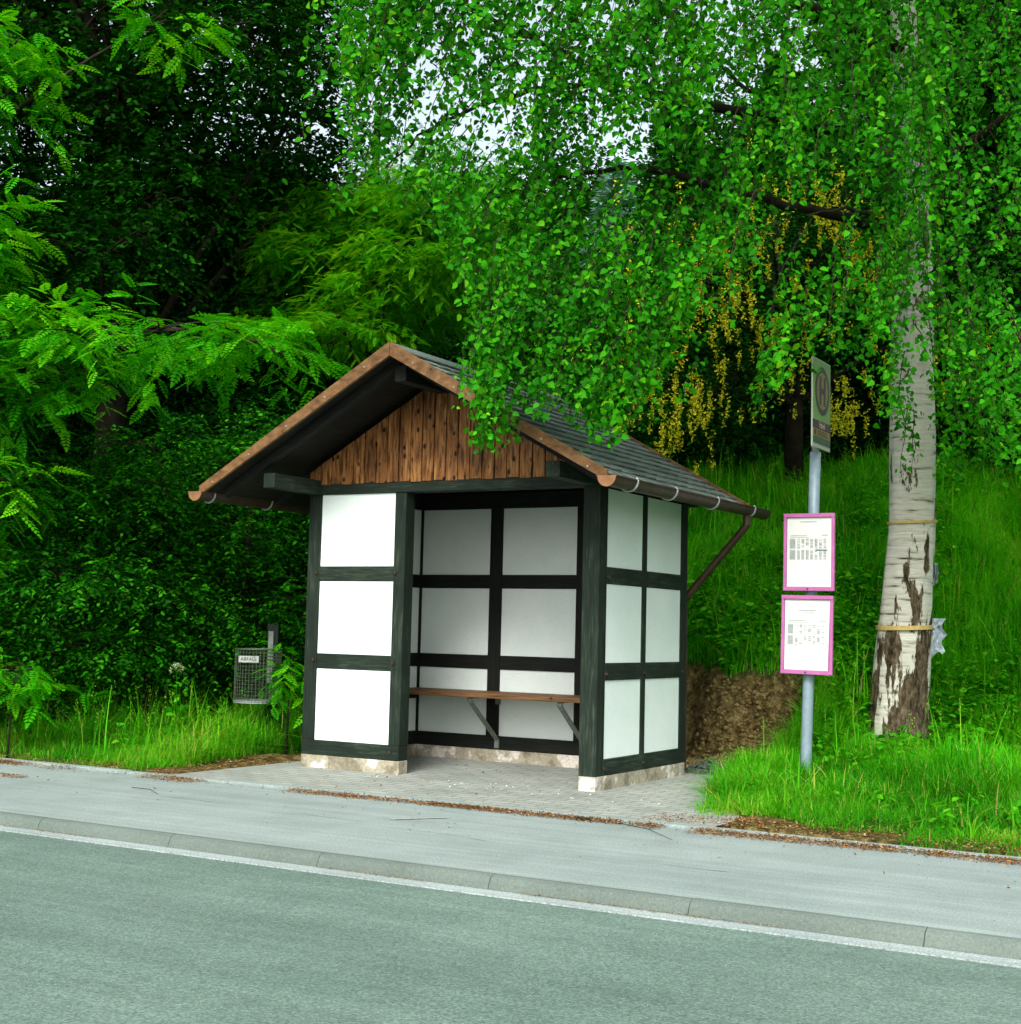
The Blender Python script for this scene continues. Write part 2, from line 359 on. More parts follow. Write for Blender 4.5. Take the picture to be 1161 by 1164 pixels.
# ground: brown soil, greener where grass roots run
m, nt, out = new_mat('ground_soil'); v = coords(nt); n1 = noise(nt, v, 1.3, 5); n2 = noise(nt, v, 14, 7, .7); n3 = noise(nt, v, 55, 4, .7)
soil = ramp(nt, n2, [(.30,(.012,.007,.003)),(.46,(.10,.072,.026)),(.56,(.20,.15,.058)),(.70,(.42,.33,.15))])
soil2 = mixc(nt, 1, soil.outputs[0], ramp(nt, n3, [(.3,.45),(.7,1.4)]).outputs[0], 'MULTIPLY')
at_ = nt.nodes.new('ShaderNodeAttribute'); at_.attribute_name = 'turf'
gr = ramp(nt, n2, [(.3,(.006,.03,.003)),(.7,(.02,.085,.008))])
surf(nt, out, mixc(nt, at_.outputs['Fac'], soil2, gr.outputs[0]), .95, .05, bump(nt, n2, .9, .05)); M['ground'] = m

# ------------------------------------------------------------------ terrain
def sstep(a, b, x):
    t = np.clip((x-a)/(b-a), 0, 1); return t*t*(3-2*t)
def vnoise(x, y, f, seed=0):
    x = np.asarray(x)*f; y = np.asarray(y)*f
    xi = np.floor(x).astype(int); yi = np.floor(y).astype(int); xf = x-xi; yf = y-yi
    def h(i, j):
        n = (i*374761393 + j*668265263 + seed*982451653) & 0x7fffffff
        n = ((n ^ (n >> 13))*1274126177) & 0x7fffffff
        return ((n ^ (n >> 16)) & 0xffff)/65535.0
    u = xf*xf*(3-2*xf); w = yf*yf*(3-2*yf)
    return (h(xi,yi)*(1-u)+h(xi+1,yi)*u)*(1-w)+(h(xi,yi+1)*(1-u)+h(xi+1,yi+1)*u)*w
def height(x, y):
    x = np.asarray(x, float); y = np.asarray(y, float)
    foot = 1.5+1.75*sstep(3.0, 4.3, x)
    t = np.clip(y-foot, 0, None)
    s = .66*np.where(t < 1, t*t*.5, t-.5)
    s = np.where(s > 2.3, 2.3+(1-np.exp(-(s-2.3)*1.6))*.6, s)
    s = s+.012*np.clip(y-12, 0, 60)
    left = .04*np.clip(y+.8, 0, 3)+.10*np.clip(y-2, 0, 25)
    w = sstep(-3.5, .2, x)
    h = left*(1-w)+s*w
    # earth cut beside the shelter
    yc = 2.75+.25*vnoise(x, y*0, 2.1, 3)+.12*vnoise(x, y*0, 7, 4)+.55*sstep(3.5, 4.0, x)*0
    edge = sstep(-1.2, -.4, x)*(1-sstep(3.0, 3.35, x))
    k = sstep(0, .34, y-yc)
    h = h*(1-edge)+edge*(h*k + (-.015)*(1-k))
    rough = sstep(-.95, -.3, y)*(.06*(vnoise(x, y, 1.7, 1)-.5)+.03*(vnoise(x, y, 5, 2)-.5))
    paved = sstep(-.35, -.12, x)*(1-sstep(-.02, .28, x+.353*(y+.72)-3.76))*(1-sstep(1.9, 2.4, y))
    band = np.exp(-((y-yc-.15)/.25)**2)*edge
    rough = rough*(1-paved) + band*.20*(vnoise(x*1.0, y*2.2, 5, 7)-.5)+band*.13*(vnoise(x, y*2, 13, 8)-.5)
    h = h+rough
    verge = sstep(-1.1, -.9, y)*(1-paved)
    h = h+.02*verge
    h = np.where(paved > .02, h-.022*paved, h)
    h = np.where(y < -1.05, -.16, h)
    return h
def axis(lo, hi, a, b, step, grow=1.35):
    mid = list(np.arange(a, b+1e-6, step)); up = []; st = step; x = mid[-1]
    while x < hi: st *= grow; x += st; up.append(min(x, hi))
    dn = []; st = step; x = mid[0]
    while x > lo: st *= grow; x -= st; dn.append(max(x, lo))
    return np.array(dn[::-1]+mid+up)
gx = axis(-600, 600, -5.0, 8.0, .04); gy = axis(-600, 600, -1.1, 7.6, .04)
X, Y = np.meshgrid(gx, gy, indexing='xy'); Z = height(X, Y)
V = np.stack([X, Y, Z], -1).reshape(-1, 3)
nx, ny = len(gx), len(gy)
ii = (np.arange(ny-1)[:, None]*nx+np.arange(nx-1)[None]).ravel()
F = np.stack([ii, ii+1, ii+nx+1, ii+nx], 1)
ground = np_mesh('ground', V, F, M['ground'], smooth=True, kind='structure')
def turf(x, y):
    edge = sstep(-1.2, -.4, x)*(1-sstep(2.95, 3.25, x))
    yc = 2.75+.25*vnoise(x, y*0, 2.1, 3)+.12*vnoise(x, y*0, 7, 4)
    cutm = edge*(1-sstep(.26, .36, y-yc))
    paved = sstep(-.75, -.45, x+.2*vnoise(x,y,3,9))*(1-sstep(-.16, .12, x+.353*(y+.72)-3.76+.15*(vnoise(x, y, 4, 19)-.5)))*(1-sstep(2.2, 2.6, y))
    dirt_r = sstep(3.5, 3.9, x)*(1-.5*sstep(4.7, 5.6, x))*(1-sstep(-1.0, -.72, y-.55*(vnoise(x, y, 2.4, 12)-.15)))
    strip = 1-sstep(-1.05, -.85, y)
    return np.clip(1-np.maximum.reduce([cutm, paved, dirt_r*.85, strip*.7]), 0, 1)
ta = ground.data.attributes.new('turf', 'FLOAT', 'POINT'); ta.data.foreach_set('value', turf(V[:,0], V[:,1]).astype(np.float32))

# ------------------------------------------------------------------ road, kerbs, pavement
mb = MB().box(-250, 250, -10.2, -3.46, -.3, -.068); mb.build('road', M['road'], kind='structure')
mb = MB().box(-250, 250, -3.47+.012, -3.345, -.3, -.062); mb.build('gutter_strip', M['gutter_strip'], kind='structure')
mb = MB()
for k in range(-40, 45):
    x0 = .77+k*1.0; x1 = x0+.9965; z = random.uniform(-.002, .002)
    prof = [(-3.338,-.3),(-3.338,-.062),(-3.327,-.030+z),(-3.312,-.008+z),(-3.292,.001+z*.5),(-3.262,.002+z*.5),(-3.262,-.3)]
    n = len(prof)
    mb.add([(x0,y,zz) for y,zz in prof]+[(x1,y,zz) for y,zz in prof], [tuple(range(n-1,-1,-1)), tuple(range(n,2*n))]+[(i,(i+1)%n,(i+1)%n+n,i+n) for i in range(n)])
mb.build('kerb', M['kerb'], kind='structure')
MB().box(-250, 250, -3.260, -1.26, -.3, 0).build('pavement', M['sidewalk'], kind='structure')  # runs out to the kerb edge, leaving mainly the shade-toned face visible
mb = MB()
for k in range(-30, 40):
    x0 = .35+k*1.0; z = .018+random.uniform(-.003, .003)
    mb.box(x0, x0+.993, -1.257, -1.175, -.25, z)
mb.build('edging_kerb', M['sidewalk'], bevel=.006, kind='structure')
MB().add([(-.28,-1.172,.012),(4.0,-1.172,.012),(4.0,-.5,.012),(3.7,1.2,.012),(3.4,1.9,.012),(3.0,2.5,.012),(.0,2.5,.012),(-.28,.3,.012)], [(0,1,2,3,4,5,6,7)]).build('shelter_paving', M['paver'], kind='structure')
# worn pale line and scuffs on the asphalt
mb = MB(); pts = [(-4,-1.8),(.54,-2.07),(2.29,-2.23),(3.41,-2.46),(4.52,-2.53),(5.85,-2.45),(9,-2.42)]
def lerp_line(pts, n):
    xs = np.linspace(pts[0][0], pts[-1][0], n); return xs, np.interp(xs, [p[0] for p in pts], [p[1] for p in pts])
xs, ys = lerp_line(pts, 260)
for i in range(len(xs)-1):
    w = .007*vnoise(xs[i], 0, 9, 5)*(vnoise(xs[i], 0, 2.5, 6) > .5)
    if w > .002:
        yo = .012*(vnoise(xs[i],3,4,1)-.5)
        mb.add([(xs[i],ys[i]-w+yo,.004),(xs[i+1],ys[i+1]-w+yo,.004),(xs[i+1],ys[i+1]+w+yo,.004),(xs[i],ys[i]+w+yo,.004)], [(0,1,2,3)])
mb.add([(2.30,-2.05,.0045),(2.34,-2.07,.0045),(2.55,-1.78,.0045),(2.52,-1.77,.0045)], [(0,1,2,3)])
mb.build('worn_line', M['pale_mark'], kind='structure')

# ------------------------------------------------------------------ bus shelter
W, D = 2.634, 1.591
sh = thing('bus_shelter', 'small half-timbered bus shelter with white panels and a gabled roof', 'bus shelter', (W/2, D/2, 0))
ZS, Z1, Z2, Z3, Z4, ZT = .1145, .229, .797, .914, 1.493, 1.609
ZP = 2.187; ZB = 2.275
P1, P2, P3, P4 = .122, .844, .948, 2.498
T = .122
def part(name, mat, *boxes, bevel=.004, **kw):
    mb = MB()
    for b in boxes: mb.box(*b)
    return mb.build(name, M[mat], sh, bevel=bevel, **kw)
e = .0025
# plinth
part('plinth', 'plinth', (0, P3, 0, T, -.05, ZS), (0, T, T+.001, D, -.05, ZS-.001), (T+.001, W-T-.001, D-T, D, -.05, ZS-.0005), (W-T, W, T+.001, D, -.05, ZS-.001), (P4, W, 0, T, -.05, ZS), bevel=.006)
# sills
part('sill_beam', 'timber_x', (e, P3-e, -.004, T-e, ZS, Z1))
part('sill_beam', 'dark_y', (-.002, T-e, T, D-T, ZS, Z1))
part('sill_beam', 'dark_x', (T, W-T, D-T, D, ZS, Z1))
part('sill_beam', 'timber_y', (W-T+e, W+.002, T+.0, D-T, ZS, Z1))
# posts
for nm, mt, b in (('corner_post','timber_v',(0,P1,-.001,T,Z1,ZP)), ('door_post','timber_v',(P2,P3,-.001,T,Z1,ZP)),
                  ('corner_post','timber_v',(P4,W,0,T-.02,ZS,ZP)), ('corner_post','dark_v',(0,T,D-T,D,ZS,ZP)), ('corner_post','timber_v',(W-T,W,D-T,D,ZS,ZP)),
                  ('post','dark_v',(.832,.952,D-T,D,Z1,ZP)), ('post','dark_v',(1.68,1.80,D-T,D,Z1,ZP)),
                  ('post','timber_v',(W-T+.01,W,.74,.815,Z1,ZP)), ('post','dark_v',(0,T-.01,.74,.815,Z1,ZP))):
    part(nm, mt, b)
part('corner_post', 'dark_v', (W-T+.01, W-.002, T-.02+.001, T-.02+.03, Z1, ZP))
# rails
for z0, z1 in ((Z2, Z3), (Z4, ZT)):
    part('rail', 'timber_x', (P1, P2, .002, T-.004, z0, z1))
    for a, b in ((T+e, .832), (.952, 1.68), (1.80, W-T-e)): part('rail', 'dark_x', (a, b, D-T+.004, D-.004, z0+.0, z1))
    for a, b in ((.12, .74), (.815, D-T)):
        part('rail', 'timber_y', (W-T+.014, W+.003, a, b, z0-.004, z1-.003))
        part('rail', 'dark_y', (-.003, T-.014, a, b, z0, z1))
# top plates
part('lintel_beam', 'timber_x', (0, W-.001, -.012, T+.002, ZP, ZB))
part('top_beam', 'dark_x', (.12, W-.12, D-T-.002, D+.002, ZP, ZB+.05))
for x0 in (.0135, 2.51):
    part('eave_purlin', 'timber_y', (x0, x0+.11, -.6, -.0125, ZP+.002, ZP+.115))
    part('eave_purlin', 'dark_y', (x0, x0+.11, T+.003, 1.84, ZP+.002, ZP+.115))
# plaster panels
zr = ((Z1, Z2), (Z3, Z4), (ZT, ZP))
for z0, z1 in zr:
    part('plaster_panel', 'plaster', (P1+.001, P2-.001, .008, T-.012, z0+.001, z1-.001), bevel=.003)
    for a, b in ((T, .832), (.952, 1.68), (1.80, W-T)): part('plaster_panel', 'plaster', (a+.001, b-.001, D-T+.016, D-.014, z0+.001, z1-.001), bevel=.003)
    dz = -.006 if z0 > .3 else 0
    for a, b in ((.112, .74), (.815, D-T)):
        part('plaster_panel', 'plaster', (W-T+.024, W-.008, a+.001, b-.001, z0+.001+dz*0, z1-.006), bevel=.003)
        part('plaster_panel', 'plaster', (.008, T-.016, max(a, T)+.001, b-.001, z0+.001, z1-.001), bevel=.003)
# bolts
for x, z in ((.10,ZT-.05),(.87,ZT-.05),(.10,Z3-.05),(.87,Z3-.055),(.87,Z1-.05)):
    MB().tube([(x,.0,z),(x,-.016,z)], .013, 8).build('bolt', M['gutter'], sh)
for y, z in ((.13,Z4+.04),(.13,Z2+.04),(.778,Z2+.04),(1.50,Z2+.04),(.78,ZS+.05),(.13,ZS+.05)):
    MB().tube([(W,y,z),(W+.018,y,z)], .012, 8).build('bolt', M['gutter'], sh)
# roof geometry
AX, AZ = 1.2725, 3.2099; EX, EZ = 3.0541, 2.2073; SL = (AZ-EZ)/(EX-AX)
Y0, Y1 = -.7387, 1.87
def roof_z(x): return AZ-abs(x-AX)*SL
EXL = AX-(EX-AX)
mb = MB()
nb = 24; bw = (W-.02)/nb
for i in range(nb):
    a = .01+i*bw; b = a+bw-.009; yo = -.012+random.uniform(-.003,.003)
    zt = lambda x: roof_z(x)-.13
    P = [(a,yo,ZB+.002),(b,yo,ZB+.002)]
    xz = [(a,ZB-.012+.004*(i%3)),(b,ZB-.012+.004*(i%3)),(b,zt(b))]
    if a < AX < b: xz.append((AX, zt(AX)))
    xz.append((a,zt(a)))
    mb.prism_y(xz, yo-.010, yo+.012)
mb.build('gable_boarding', M['gable_board'], sh, bevel=.003)
mb = MB().prism_y([(.01,ZB),(W-.01,ZB),(W-.01,roof_z(W)-.13),(AX,AZ-.13),(.01,roof_z(.01)-.13)], .02, .06)
mb.build('gable_backing', M['dark_v'], sh)
mb = MB().prism_y([(.01,ZB+.052),(W-.01,ZB+.052),(W-.01,roof_z(W)-.13),(AX,AZ-.13),(.01,roof_z(.01)-.13)], D-.06, D-.02)
mb.build('gable_boarding', M['dark_v'], sh)
# soffit deck, rafters, ridge purlin
def slope_slab(x0, x1, top, th, y0, y1, mbb):
    P = []
    for zz in (-th, 0):
        for (x, y) in ((x0,y0),(x1,y0),(x1,y1),(x0,y1)):
            P.append((x, y, roof_z(x)+top+zz))
    mbb.hexa(P)
mb = MB(); slope_slab(AX+.001, EX-.02, -.046, .02, Y0+.03, Y1-.03, mb); slope_slab(EXL+.02, AX-.001, -.046, .02, Y0+.03, Y1-.03, mb)
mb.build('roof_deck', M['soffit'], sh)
for y in (-.58, .0+.07, .62, 1.2, 1.75):
    for s in (0, 1):
        mb = MB()
        if s: slope_slab(AX+.02, EX-.12, -.068, .075, y, y+.06, mb)
        else: slope_slab(EXL+.12, AX-.02, -.068, .075, y, y+.06, mb)
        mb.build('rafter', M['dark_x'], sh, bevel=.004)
part('ridge_purlin', 'dark_y', (AX-.05, AX+.05, -.6, 1.8, AZ-.27, AZ-.15))
# bargeboards (front and back)
for (ya, yb) in ((Y0-.012, Y0+.016), (Y1-.016, Y1+.012)):
    for sgn in (1, -1):
        xe = EX if sgn > 0 else EXL
        hh = .106
        mb = MB(); xa, xb = AX+sgn*.0015, xe
        P = [(xa,ya,AZ-hh),(xb,ya,EZ-hh+.03),(xb,yb,EZ-hh+.03),(xa,yb,AZ-hh),(xa,ya,AZ),(xb,ya,EZ),(xb,yb,EZ),(xa,yb,AZ)]
        mb.hexa(P)
        bb = mb.build('bargeboard', M['barge'], sh, bevel=.004)
        if ya < 0:
            for k in range(5):
                t = .12+.2*k; x = xa+(xb-xa)*t; z = AZ+(EZ-AZ)*t-.055
                MB().tube([(x,ya,z),(x,ya-.006,z)], .007, 6).build('nail_head', M['galv'], bb)
# shingles, course by course, tabs with slots
def shingles(sgn):
    Vs = []; Fs = []; R = []
    L = math.hypot(EX-AX, AZ-EZ); ca, sa = (EX-AX)/L, (AZ-EZ)/L
    nc = 15; ex = L/nc
    for c in range(nc):
        s0 = c*ex; s1 = (c+1)*ex+.012
        tab = .19; y = Y0-.014-(tab*.5 if c % 2 else 0)
        while y < Y1+.014:
            a = max(y+.003, Y0+.017); b = min(y+tab-.003, Y1-.017); y += tab
            if b-a < .01: continue
            lift1 = -.014+random.uniform(-.001,.003); lift0 = -.030; th = .011
            def pt(s, yy, n): return (AX+sgn*(s*ca+n*sa), yy, AZ-s*sa+n*ca)
            i = len(Vs)
            Vs += [pt(s0,a,lift0-.004),pt(s1,a,lift1-th),pt(s1,b,lift1-th),pt(s0,b,lift0-.004),pt(s0,a,lift0+.004),pt(s1,a,lift1),pt(s1,b,lift1),pt(s0,b,lift0+.004)]
            for f in ((0,3,2,1),(4,5,6,7),(0,1,5,4),(1,2,6,5),(2,3,7,6),(3,0,4,7)):
                Fs.append([i+q for q in f]); 
            R += [random.random()]*6
    return np_mesh('shingle_slope', Vs, Fs, M['shingle'], sh, rnd=R)
shingles(1); shingles(-1)
mb = MB().prism_y([(AX-.13,AZ-.092),(AX-.128,AZ-.078),(AX,AZ-.004),(AX+.128,AZ-.078),(AX+.13,AZ-.092),(AX,AZ-.018)], Y0+.018, Y1-.018)
np_mesh('ridge_cap', mb.v, [f for f in mb.f if len(f) == 4], M['shingle'], sh, rnd=[.4]*len([f for f in mb.f if len(f) == 4]))
# gutters
def gutter(xc, ya, yb, za, zb, hooks):
    r = .062; mb = MB(); n = 10; ring = []
    for (y, z) in ((ya, za), (yb, zb)):
        for rr in (r, r-.004):
            for k in range(n+1):
                a = math.pi+math.pi*k/n; ring.append((xc+rr*math.cos(a), y, z+rr*math.sin(a)))
    m_ = n+1; fs = []
    for k in range(n):
        fs += [(k, k+1, 2*m_+k+1, 2*m_+k), (m_+k, 3*m_+k, 3*m_+k+1, m_+k+1)]
    fs += [(0, 2*m_, 3*m_, m_), (n, m_+n, 3*m_+n, 2*m_+n)]
    mb.add(ring, fs); g = mb.build('gutter', M['gutter'], sh, smooth=False)
    bead = MB().tube([(xc+r*1.0,ya,za+.004),(xc+r*1.0,yb,zb+.004)], .008, 8); bead.build('gutter_bead', M['gutter'], g)
    for (y, z, mt) in ((ya, za, 'copper'), (yb, zb, 'gutter')):
        cap = MB(); pts = [(xc+(r+.004)*math.cos(math.pi+math.pi*k/n), (r+.004)*math.sin(math.pi+math.pi*k/n)+z) for k in range(n+1)]
        cap.prism_y([(xc-r-.016,z+.008)]+pts+[(xc+r+.016,z+.008)], y-.006, y+.002); cap.build('gutter_end_cap', M[mt], g)
    for y in hooks:
        z = za+(zb-za)*(y-ya)/(yb-ya); h = MB()
        h.tube([(xc+(r+.006)*math.cos(math.pi+math.pi*k/12), y, z+(r+.006)*math.sin(math.pi+math.pi*k/12)) for k in range(13)]+[(xc+r*.9, y, z+.02)], .008, 6)
        h.build('gutter_hook', M['galv'], g)
    return g
gutter(3.12, -.88, 2.01, 2.145, 2.155, (-.55, .10, .88, 1.65))
gutter(-.542, -.755, 2.01, 2.155, 2.165, (-.60, .10, .88))
mb = MB().tube([(3.12,1.64,2.10),(3.12,1.64,2.02),(3.105,1.64,2.0),(2.63,1.66,1.47),(2.58,1.66,1.40),(2.58,1.66,.06)], .031, 12)
mb.build('downpipe', M['gutter'], sh)
# bench
seat = MB().box(T+.002, W-T-.03, .955, 1.20, .575, .612).box(T+.002, W-T-.03, 1.215, D-T-.003, .575, .612).build('seat', M['seat_wood'], sh, bevel=.004)
for x in (.955, 1.80):
    mb = MB(); yf = 1.0; w = .022
    def strap(pts, w, t=.006):
        for i in range(len(pts)-1):
            (y0_, z0_), (y1_, z1_) = pts[i], pts[i+1]
            d = np.array([y1_-y0_, z1_-z0_]); d = d/np.linalg.norm(d); n_ = np.array([-d[1], d[0]])*t
            mb.hexa([(x-w,y0_-n_[0],z0_-n_[1]),(x+w,y0_-n_[0],z0_-n_[1]),(x+w,y1_-n_[0],z1_-n_[1]),(x-w,y1_-n_[0],z1_-n_[1]),
                     (x-w,y0_+n_[0],z0_+n_[1]),(x+w,y0_+n_[0],z0_+n_[1]),(x+w,y1_+n_[0],z1_+n_[1]),(x-w,y1_+n_[0],z1_+n_[1])])
    strap([(D-T-.012,.13),(D-T-.012,.20),(1.03,.52),(1.0,.545),(1.005,.565),(1.03,.572),(D-T-.01,.566),(D-T-.012,.50)], w)
    mb.build('seat_bracket', M['bracket'], seat)
MB().box(T+.001, T+.03, .97, 1.44, .52, .573).build('seat_ledger', M['dark_y'], seat)

# ------------------------------------------------------------------ stop post with sign and timetables
ZG = float(height(3.62, 1.63))
sp = thing('bus_stop_post', 'grey pole carrying an H stop sign above two pink framed timetables', 'bus stop post', (3.62, 1.63, ZG))
PX = lambda z: 3.62+.025*z; PY = lambda z: 1.63-.0*z
mb = MB().tube([(PX(z), PY(z), z) for z in (-.3, 0, 1, 2, 2.58)], .043, 16); mb.build('pole', M['pole'], sp, smooth=True)
mb = MB().tube([(PX(2.58), PY(0), 2.56), (PX(2.7), PY(0), 2.70)], .03, 14); mb.build('pole_cap', M['sign_edge'], sp, smooth=True)
ys0, ys1 = 1.40, 1.84; zs0, zs1 = 2.60, 3.30; xs_ = 3.735
def quad_x(x, y0, y1, z0, z1, th=.003): return MB().box(x, x+th, y0, y1, z0, z1)
pl = MB().box(xs_-.012, xs_, ys0, ys1, zs0, zs1).build('sign_plate', M['sign_edge'], sp, bevel=.002)
quad_x(xs_+.001, ys0+.012, ys1-.012, zs0+.215, zs1-.010).build('sign_face', M['sign_plate'], pl)
quad_x(xs_+.001, ys0+.005, ys1-.005, zs0+.150, zs0+.213).build('name_strip', M['sign_brown'], pl)
quad_x(xs_+.001, ys0+.012, ys1-.012, zs0+.088, zs0+.146).build('route_strip', M['sign_yellow'], pl)
quad_x(xs_+.001, ys0+.012, ys1-.012, zs0+.035, zs0+.086).build('lower_strip', M['sign_green'], pl)
yc_, zc_ = (ys0+ys1)/2, zs0+.455
def disc_x(x, ry, rz, th=.002, n=48, ring=None):
    mb = MB()
    o = [(yc_+ry*math.cos(2*math.pi*k/n), zc_+rz*math.sin(2*math.pi*k/n)) for k in range(n)]
    if ring is None:
        mb.add([(x,yc_,zc_)]+[(x,a,b) for a,b in o], [(0,1+k,1+(k+1)%n) for k in range(n)])
    else:
        q = [(yc_+ring[0]*math.cos(2*math.pi*k/n), zc_+ring[1]*math.sin(2*math.pi*k/n)) for k in range(n)]
        mb.add([(x,a,b) for a,b in o]+[(x,a,b) for a,b in q], [(k,(k+1)%n,(k+1)%n+n,k+n) for k in range(n)])
    return mb
disc_x(xs_+.0055, .178, .192, ring=(.134,.146)).build('sign_ring', M['sign_black'], pl)
disc_x(xs_+.0062, .134, .146).build('sign_disc', M['sign_yellow'], pl)
hb = MB()
for dy in (-.052, .052): hb.box(xs_+.0068, xs_+.0085, yc_+dy-.019, yc_+dy+.019, zc_-.112, zc_+.112)
hb.box(xs_+.0068, xs_+.0080, yc_-.034, yc_+.034, zc_-.024, zc_+.020)
hb.build('sign_letter', M['sign_black'], pl)
def text_mesh(name, txt, size, mat, parent, origin, ax, ay, ext=.0004):
    cu = bpy.data.curves.new(name, 'FONT'); cu.body = txt; cu.size = size; cu.extrude = ext; cu.align_x = 'CENTER'; cu.align_y = 'CENTER'; cu.resolution_u = 2
    to = bpy.data.objects.new(name, cu); COL.objects.link(to)
    dg = bpy.context.evaluated_depsgraph_get(); me = bpy.data.meshes.new_from_object(to.evaluated_get(dg))
    bpy.data.objects.remove(to)
    ax = Vector(ax); ay = Vector(ay); az = ax.cross(ay); off = Vector(parent_off(parent)); o_ = Vector(origin)-off
    for v_ in me.vertices: v_.co = o_+ax*v_.co.x+ay*v_.co.y+az*v_.co.z
    me.materials.clear(); me.materials.append(mat); me.name = name
    ob = bpy.data.objects.new(name, me); COL.objects.link(ob); ob.parent = parent; return ob
text_mesh('stop_name', 'Fabel', .068, M['sign_letter'], pl, (xs_+.0052, yc_, zs0+.182), (0,1,0), (0,0,1))
mb = MB()
mb.box(xs_+.0045, xs_+.006, ys0+.03, ys0+.075, zs0+.098, zs0+.138)
for j in range(3):
    y = ys0+.12
    while y < ys1-.09:
        w = random.uniform(.012,.03); mb.box(xs_+.0045, xs_+.0055, y, y+w, zs0+.100+j*.015, zs0+.107+j*.015); y += w+.006
mb.build('route_lettering', M['sign_black'], pl)
MB().box(3.66, xs_-.0125, 1.60, 1.66, 2.615, 2.66).build('clamp', M['sign_edge'], sp, bevel=.002); MB().box(3.66, 3.715, 1.60, 1.66, 2.50, 2.53).build('clamp', M['sign_edge'], sp, bevel=.002)
def timetable(x0, x1, z0, z1, yaw, roll, second):
    yb = 1.55; w = x1-x0; h = z1-z0; cx, cz = (x0+x1)/2, (z0+z1)/2
    e_ = bpy.data.objects.new('timetable_frame', None); 
    fr = MB(); b = .024; bt = .030
    def B(m_, a0, a1, y0, y1, c0, c1):
        m_.box(cx+a0, cx+a1, yb+y0, yb+y1, cz+c0, cz+c1)
    B(fr, -w/2, w/2, -.030, -.001, h/2-bt, h/2); B(fr, -w/2, w/2, -.028, 0, -h/2, -h/2+bt)
    B(fr, -w/2, -w/2+b, -.026, 0, -h/2+bt, h/2-bt); B(fr, w/2-b, w/2, -.026, 0, -h/2+bt, h/2-bt)
    B(fr, -w/2+.01, w/2-.01, -.006, .004, -h/2+.01, h/2-.01)
    f = fr.build('timetable_frame', M['magenta'], sp, bevel=.003)
    pw, ph = w/2-b-.002, h/2-bt-.002
    pm = MB(); pm.add([(cx-pw,yb-.013,cz-ph),(cx+pw-(.012 if second else 0),yb-.013,cz-ph),(cx+pw,yb-.013,cz+ph),(cx-pw,yb-.013,cz+ph)], [(0,1,2,3)])
    pm.build('timetable_sheet', M['paper'], f)
    ink = MB(); rr = random.Random(5 if second else 4)
    yi = yb-.0145
    def bar(a0, a1, c0, c1): ink.box(cx+a0, cx+a1, yi-.0004, yi, cz+c0, cz+c1)
    def line(a0, a1, c, hh=.0035, gap=.003):
        a = a0
        while a < a1:
            l = rr.uniform(.004,.012); bar(a, min(a+l, a1), c, c+hh); a += l+gap
    if second:
        line(-.07, .07, .185, .006); line(-.04,.05,.172,.004)
    else: line(-.075, .06, .232, .006)
    line(-.15, -.02, .125 if not second else .105, .005); line(.10, .15, .127 if not second else .106, .006); line(-.15, .0, .112 if not second else .092, .003)
    top = .10 if not second else .075
    cols = [(-.155,-.11)]+[(-.095+.035*k, -.095+.035*k+.022) for k in range(7)]
    for blk in (0, 1):
        zt = top-blk*.085
        for k in range(16 if not second else 15):
            z = zt-.0048*k
            for j, (a, b_) in enumerate(cols):
                if j == 0: line(a, b_, z, .0026, .002)
                elif rr.random() < (.85 if not second else .5): line(a, b_, z, .0026, .003)
    ink.build('timetable_print', M['ink'], f)
    if not second: MB().box(cx+.055, cx+.145, yi-.002, yi-.0008, cz+.012, cz+.019).build('black_bar', M['ink_dark'], f)
    MB().tube([(cx-.005, yb-.034, cz-h/2+bt/2), (cx-.005, yb-.026, cz-h/2+bt/2)], .006, 8).build('lock', M['sign_black'], f)
    # tilt the whole frame a little about its centre, as on the pole
    R = Matrix.Rotation(roll, 4, 'Y') @ Matrix.Rotation(yaw, 4, 'Z'); off = Vector(parent_off(sp)); piv = Vector((cx, yb, cz))-off
    def rot(o):
        for v_ in o.data.vertices: v_.co = piv+(R.to_3x3() @ (v_.co-piv))
        for ch in [q for q in bpy.data.objects if q.parent == o]: rot(ch)
    rot(f)
    return f
timetable(3.467, 3.872, 1.493, 2.092, 0, .002, False)
timetable(3.453, 3.862, .853, 1.458, 0, .010, True)
MB().box(3.63, 3.70, 1.552, 1.59, 1.9, 1.93).build('clamp', M['galv'], sp); MB().box(3.63, 3.70, 1.552, 1.59, 1.2, 1.23).build('clamp', M['galv'], sp)

# ------------------------------------------------------------------ litter bin
BD = 12.55
bp = at(293, 770, BD); bx, by = float(bp[0]), float(bp[1]); k_ = BD/FPX
zbt = float(at(292, 797, BD)[2]); ztp = float(at(292, 738, BD)[2]); zpt = float(at(304, 709, BD)[2]); br_ = 26*k_
zg = float(height(bx, by))
bn = thing('litter_bin', 'wire mesh litter bin on a short wooden post in front of the dark shrubs', 'litter bin', (bx, by, zg))
mb = MB(); NS = 40
def ringpts(z, r, n=NS): return [(bx+r*math.cos(2*math.pi*k/n), by+r*math.sin(2*math.pi*k/n), z) for k in range(n+1)]
hz = ztp-zbt
for j in range(16): mb.tube(ringpts(zbt+hz*j/15.0, br_), .0022, 4, cap=False)
for k in range(NS): 
    x, y, _ = ringpts(0, br_)[k]; mb.tube([(x,y,zbt),(x,y,ztp)], .0020, 4)
mb.build('wire_basket', M['bin_wire'], bn)
mb = MB().tube(ringpts(ztp, br_), .0075, 6, cap=False); mb.build('top_hoop', M['bin_wire'], bn)
mb = MB()
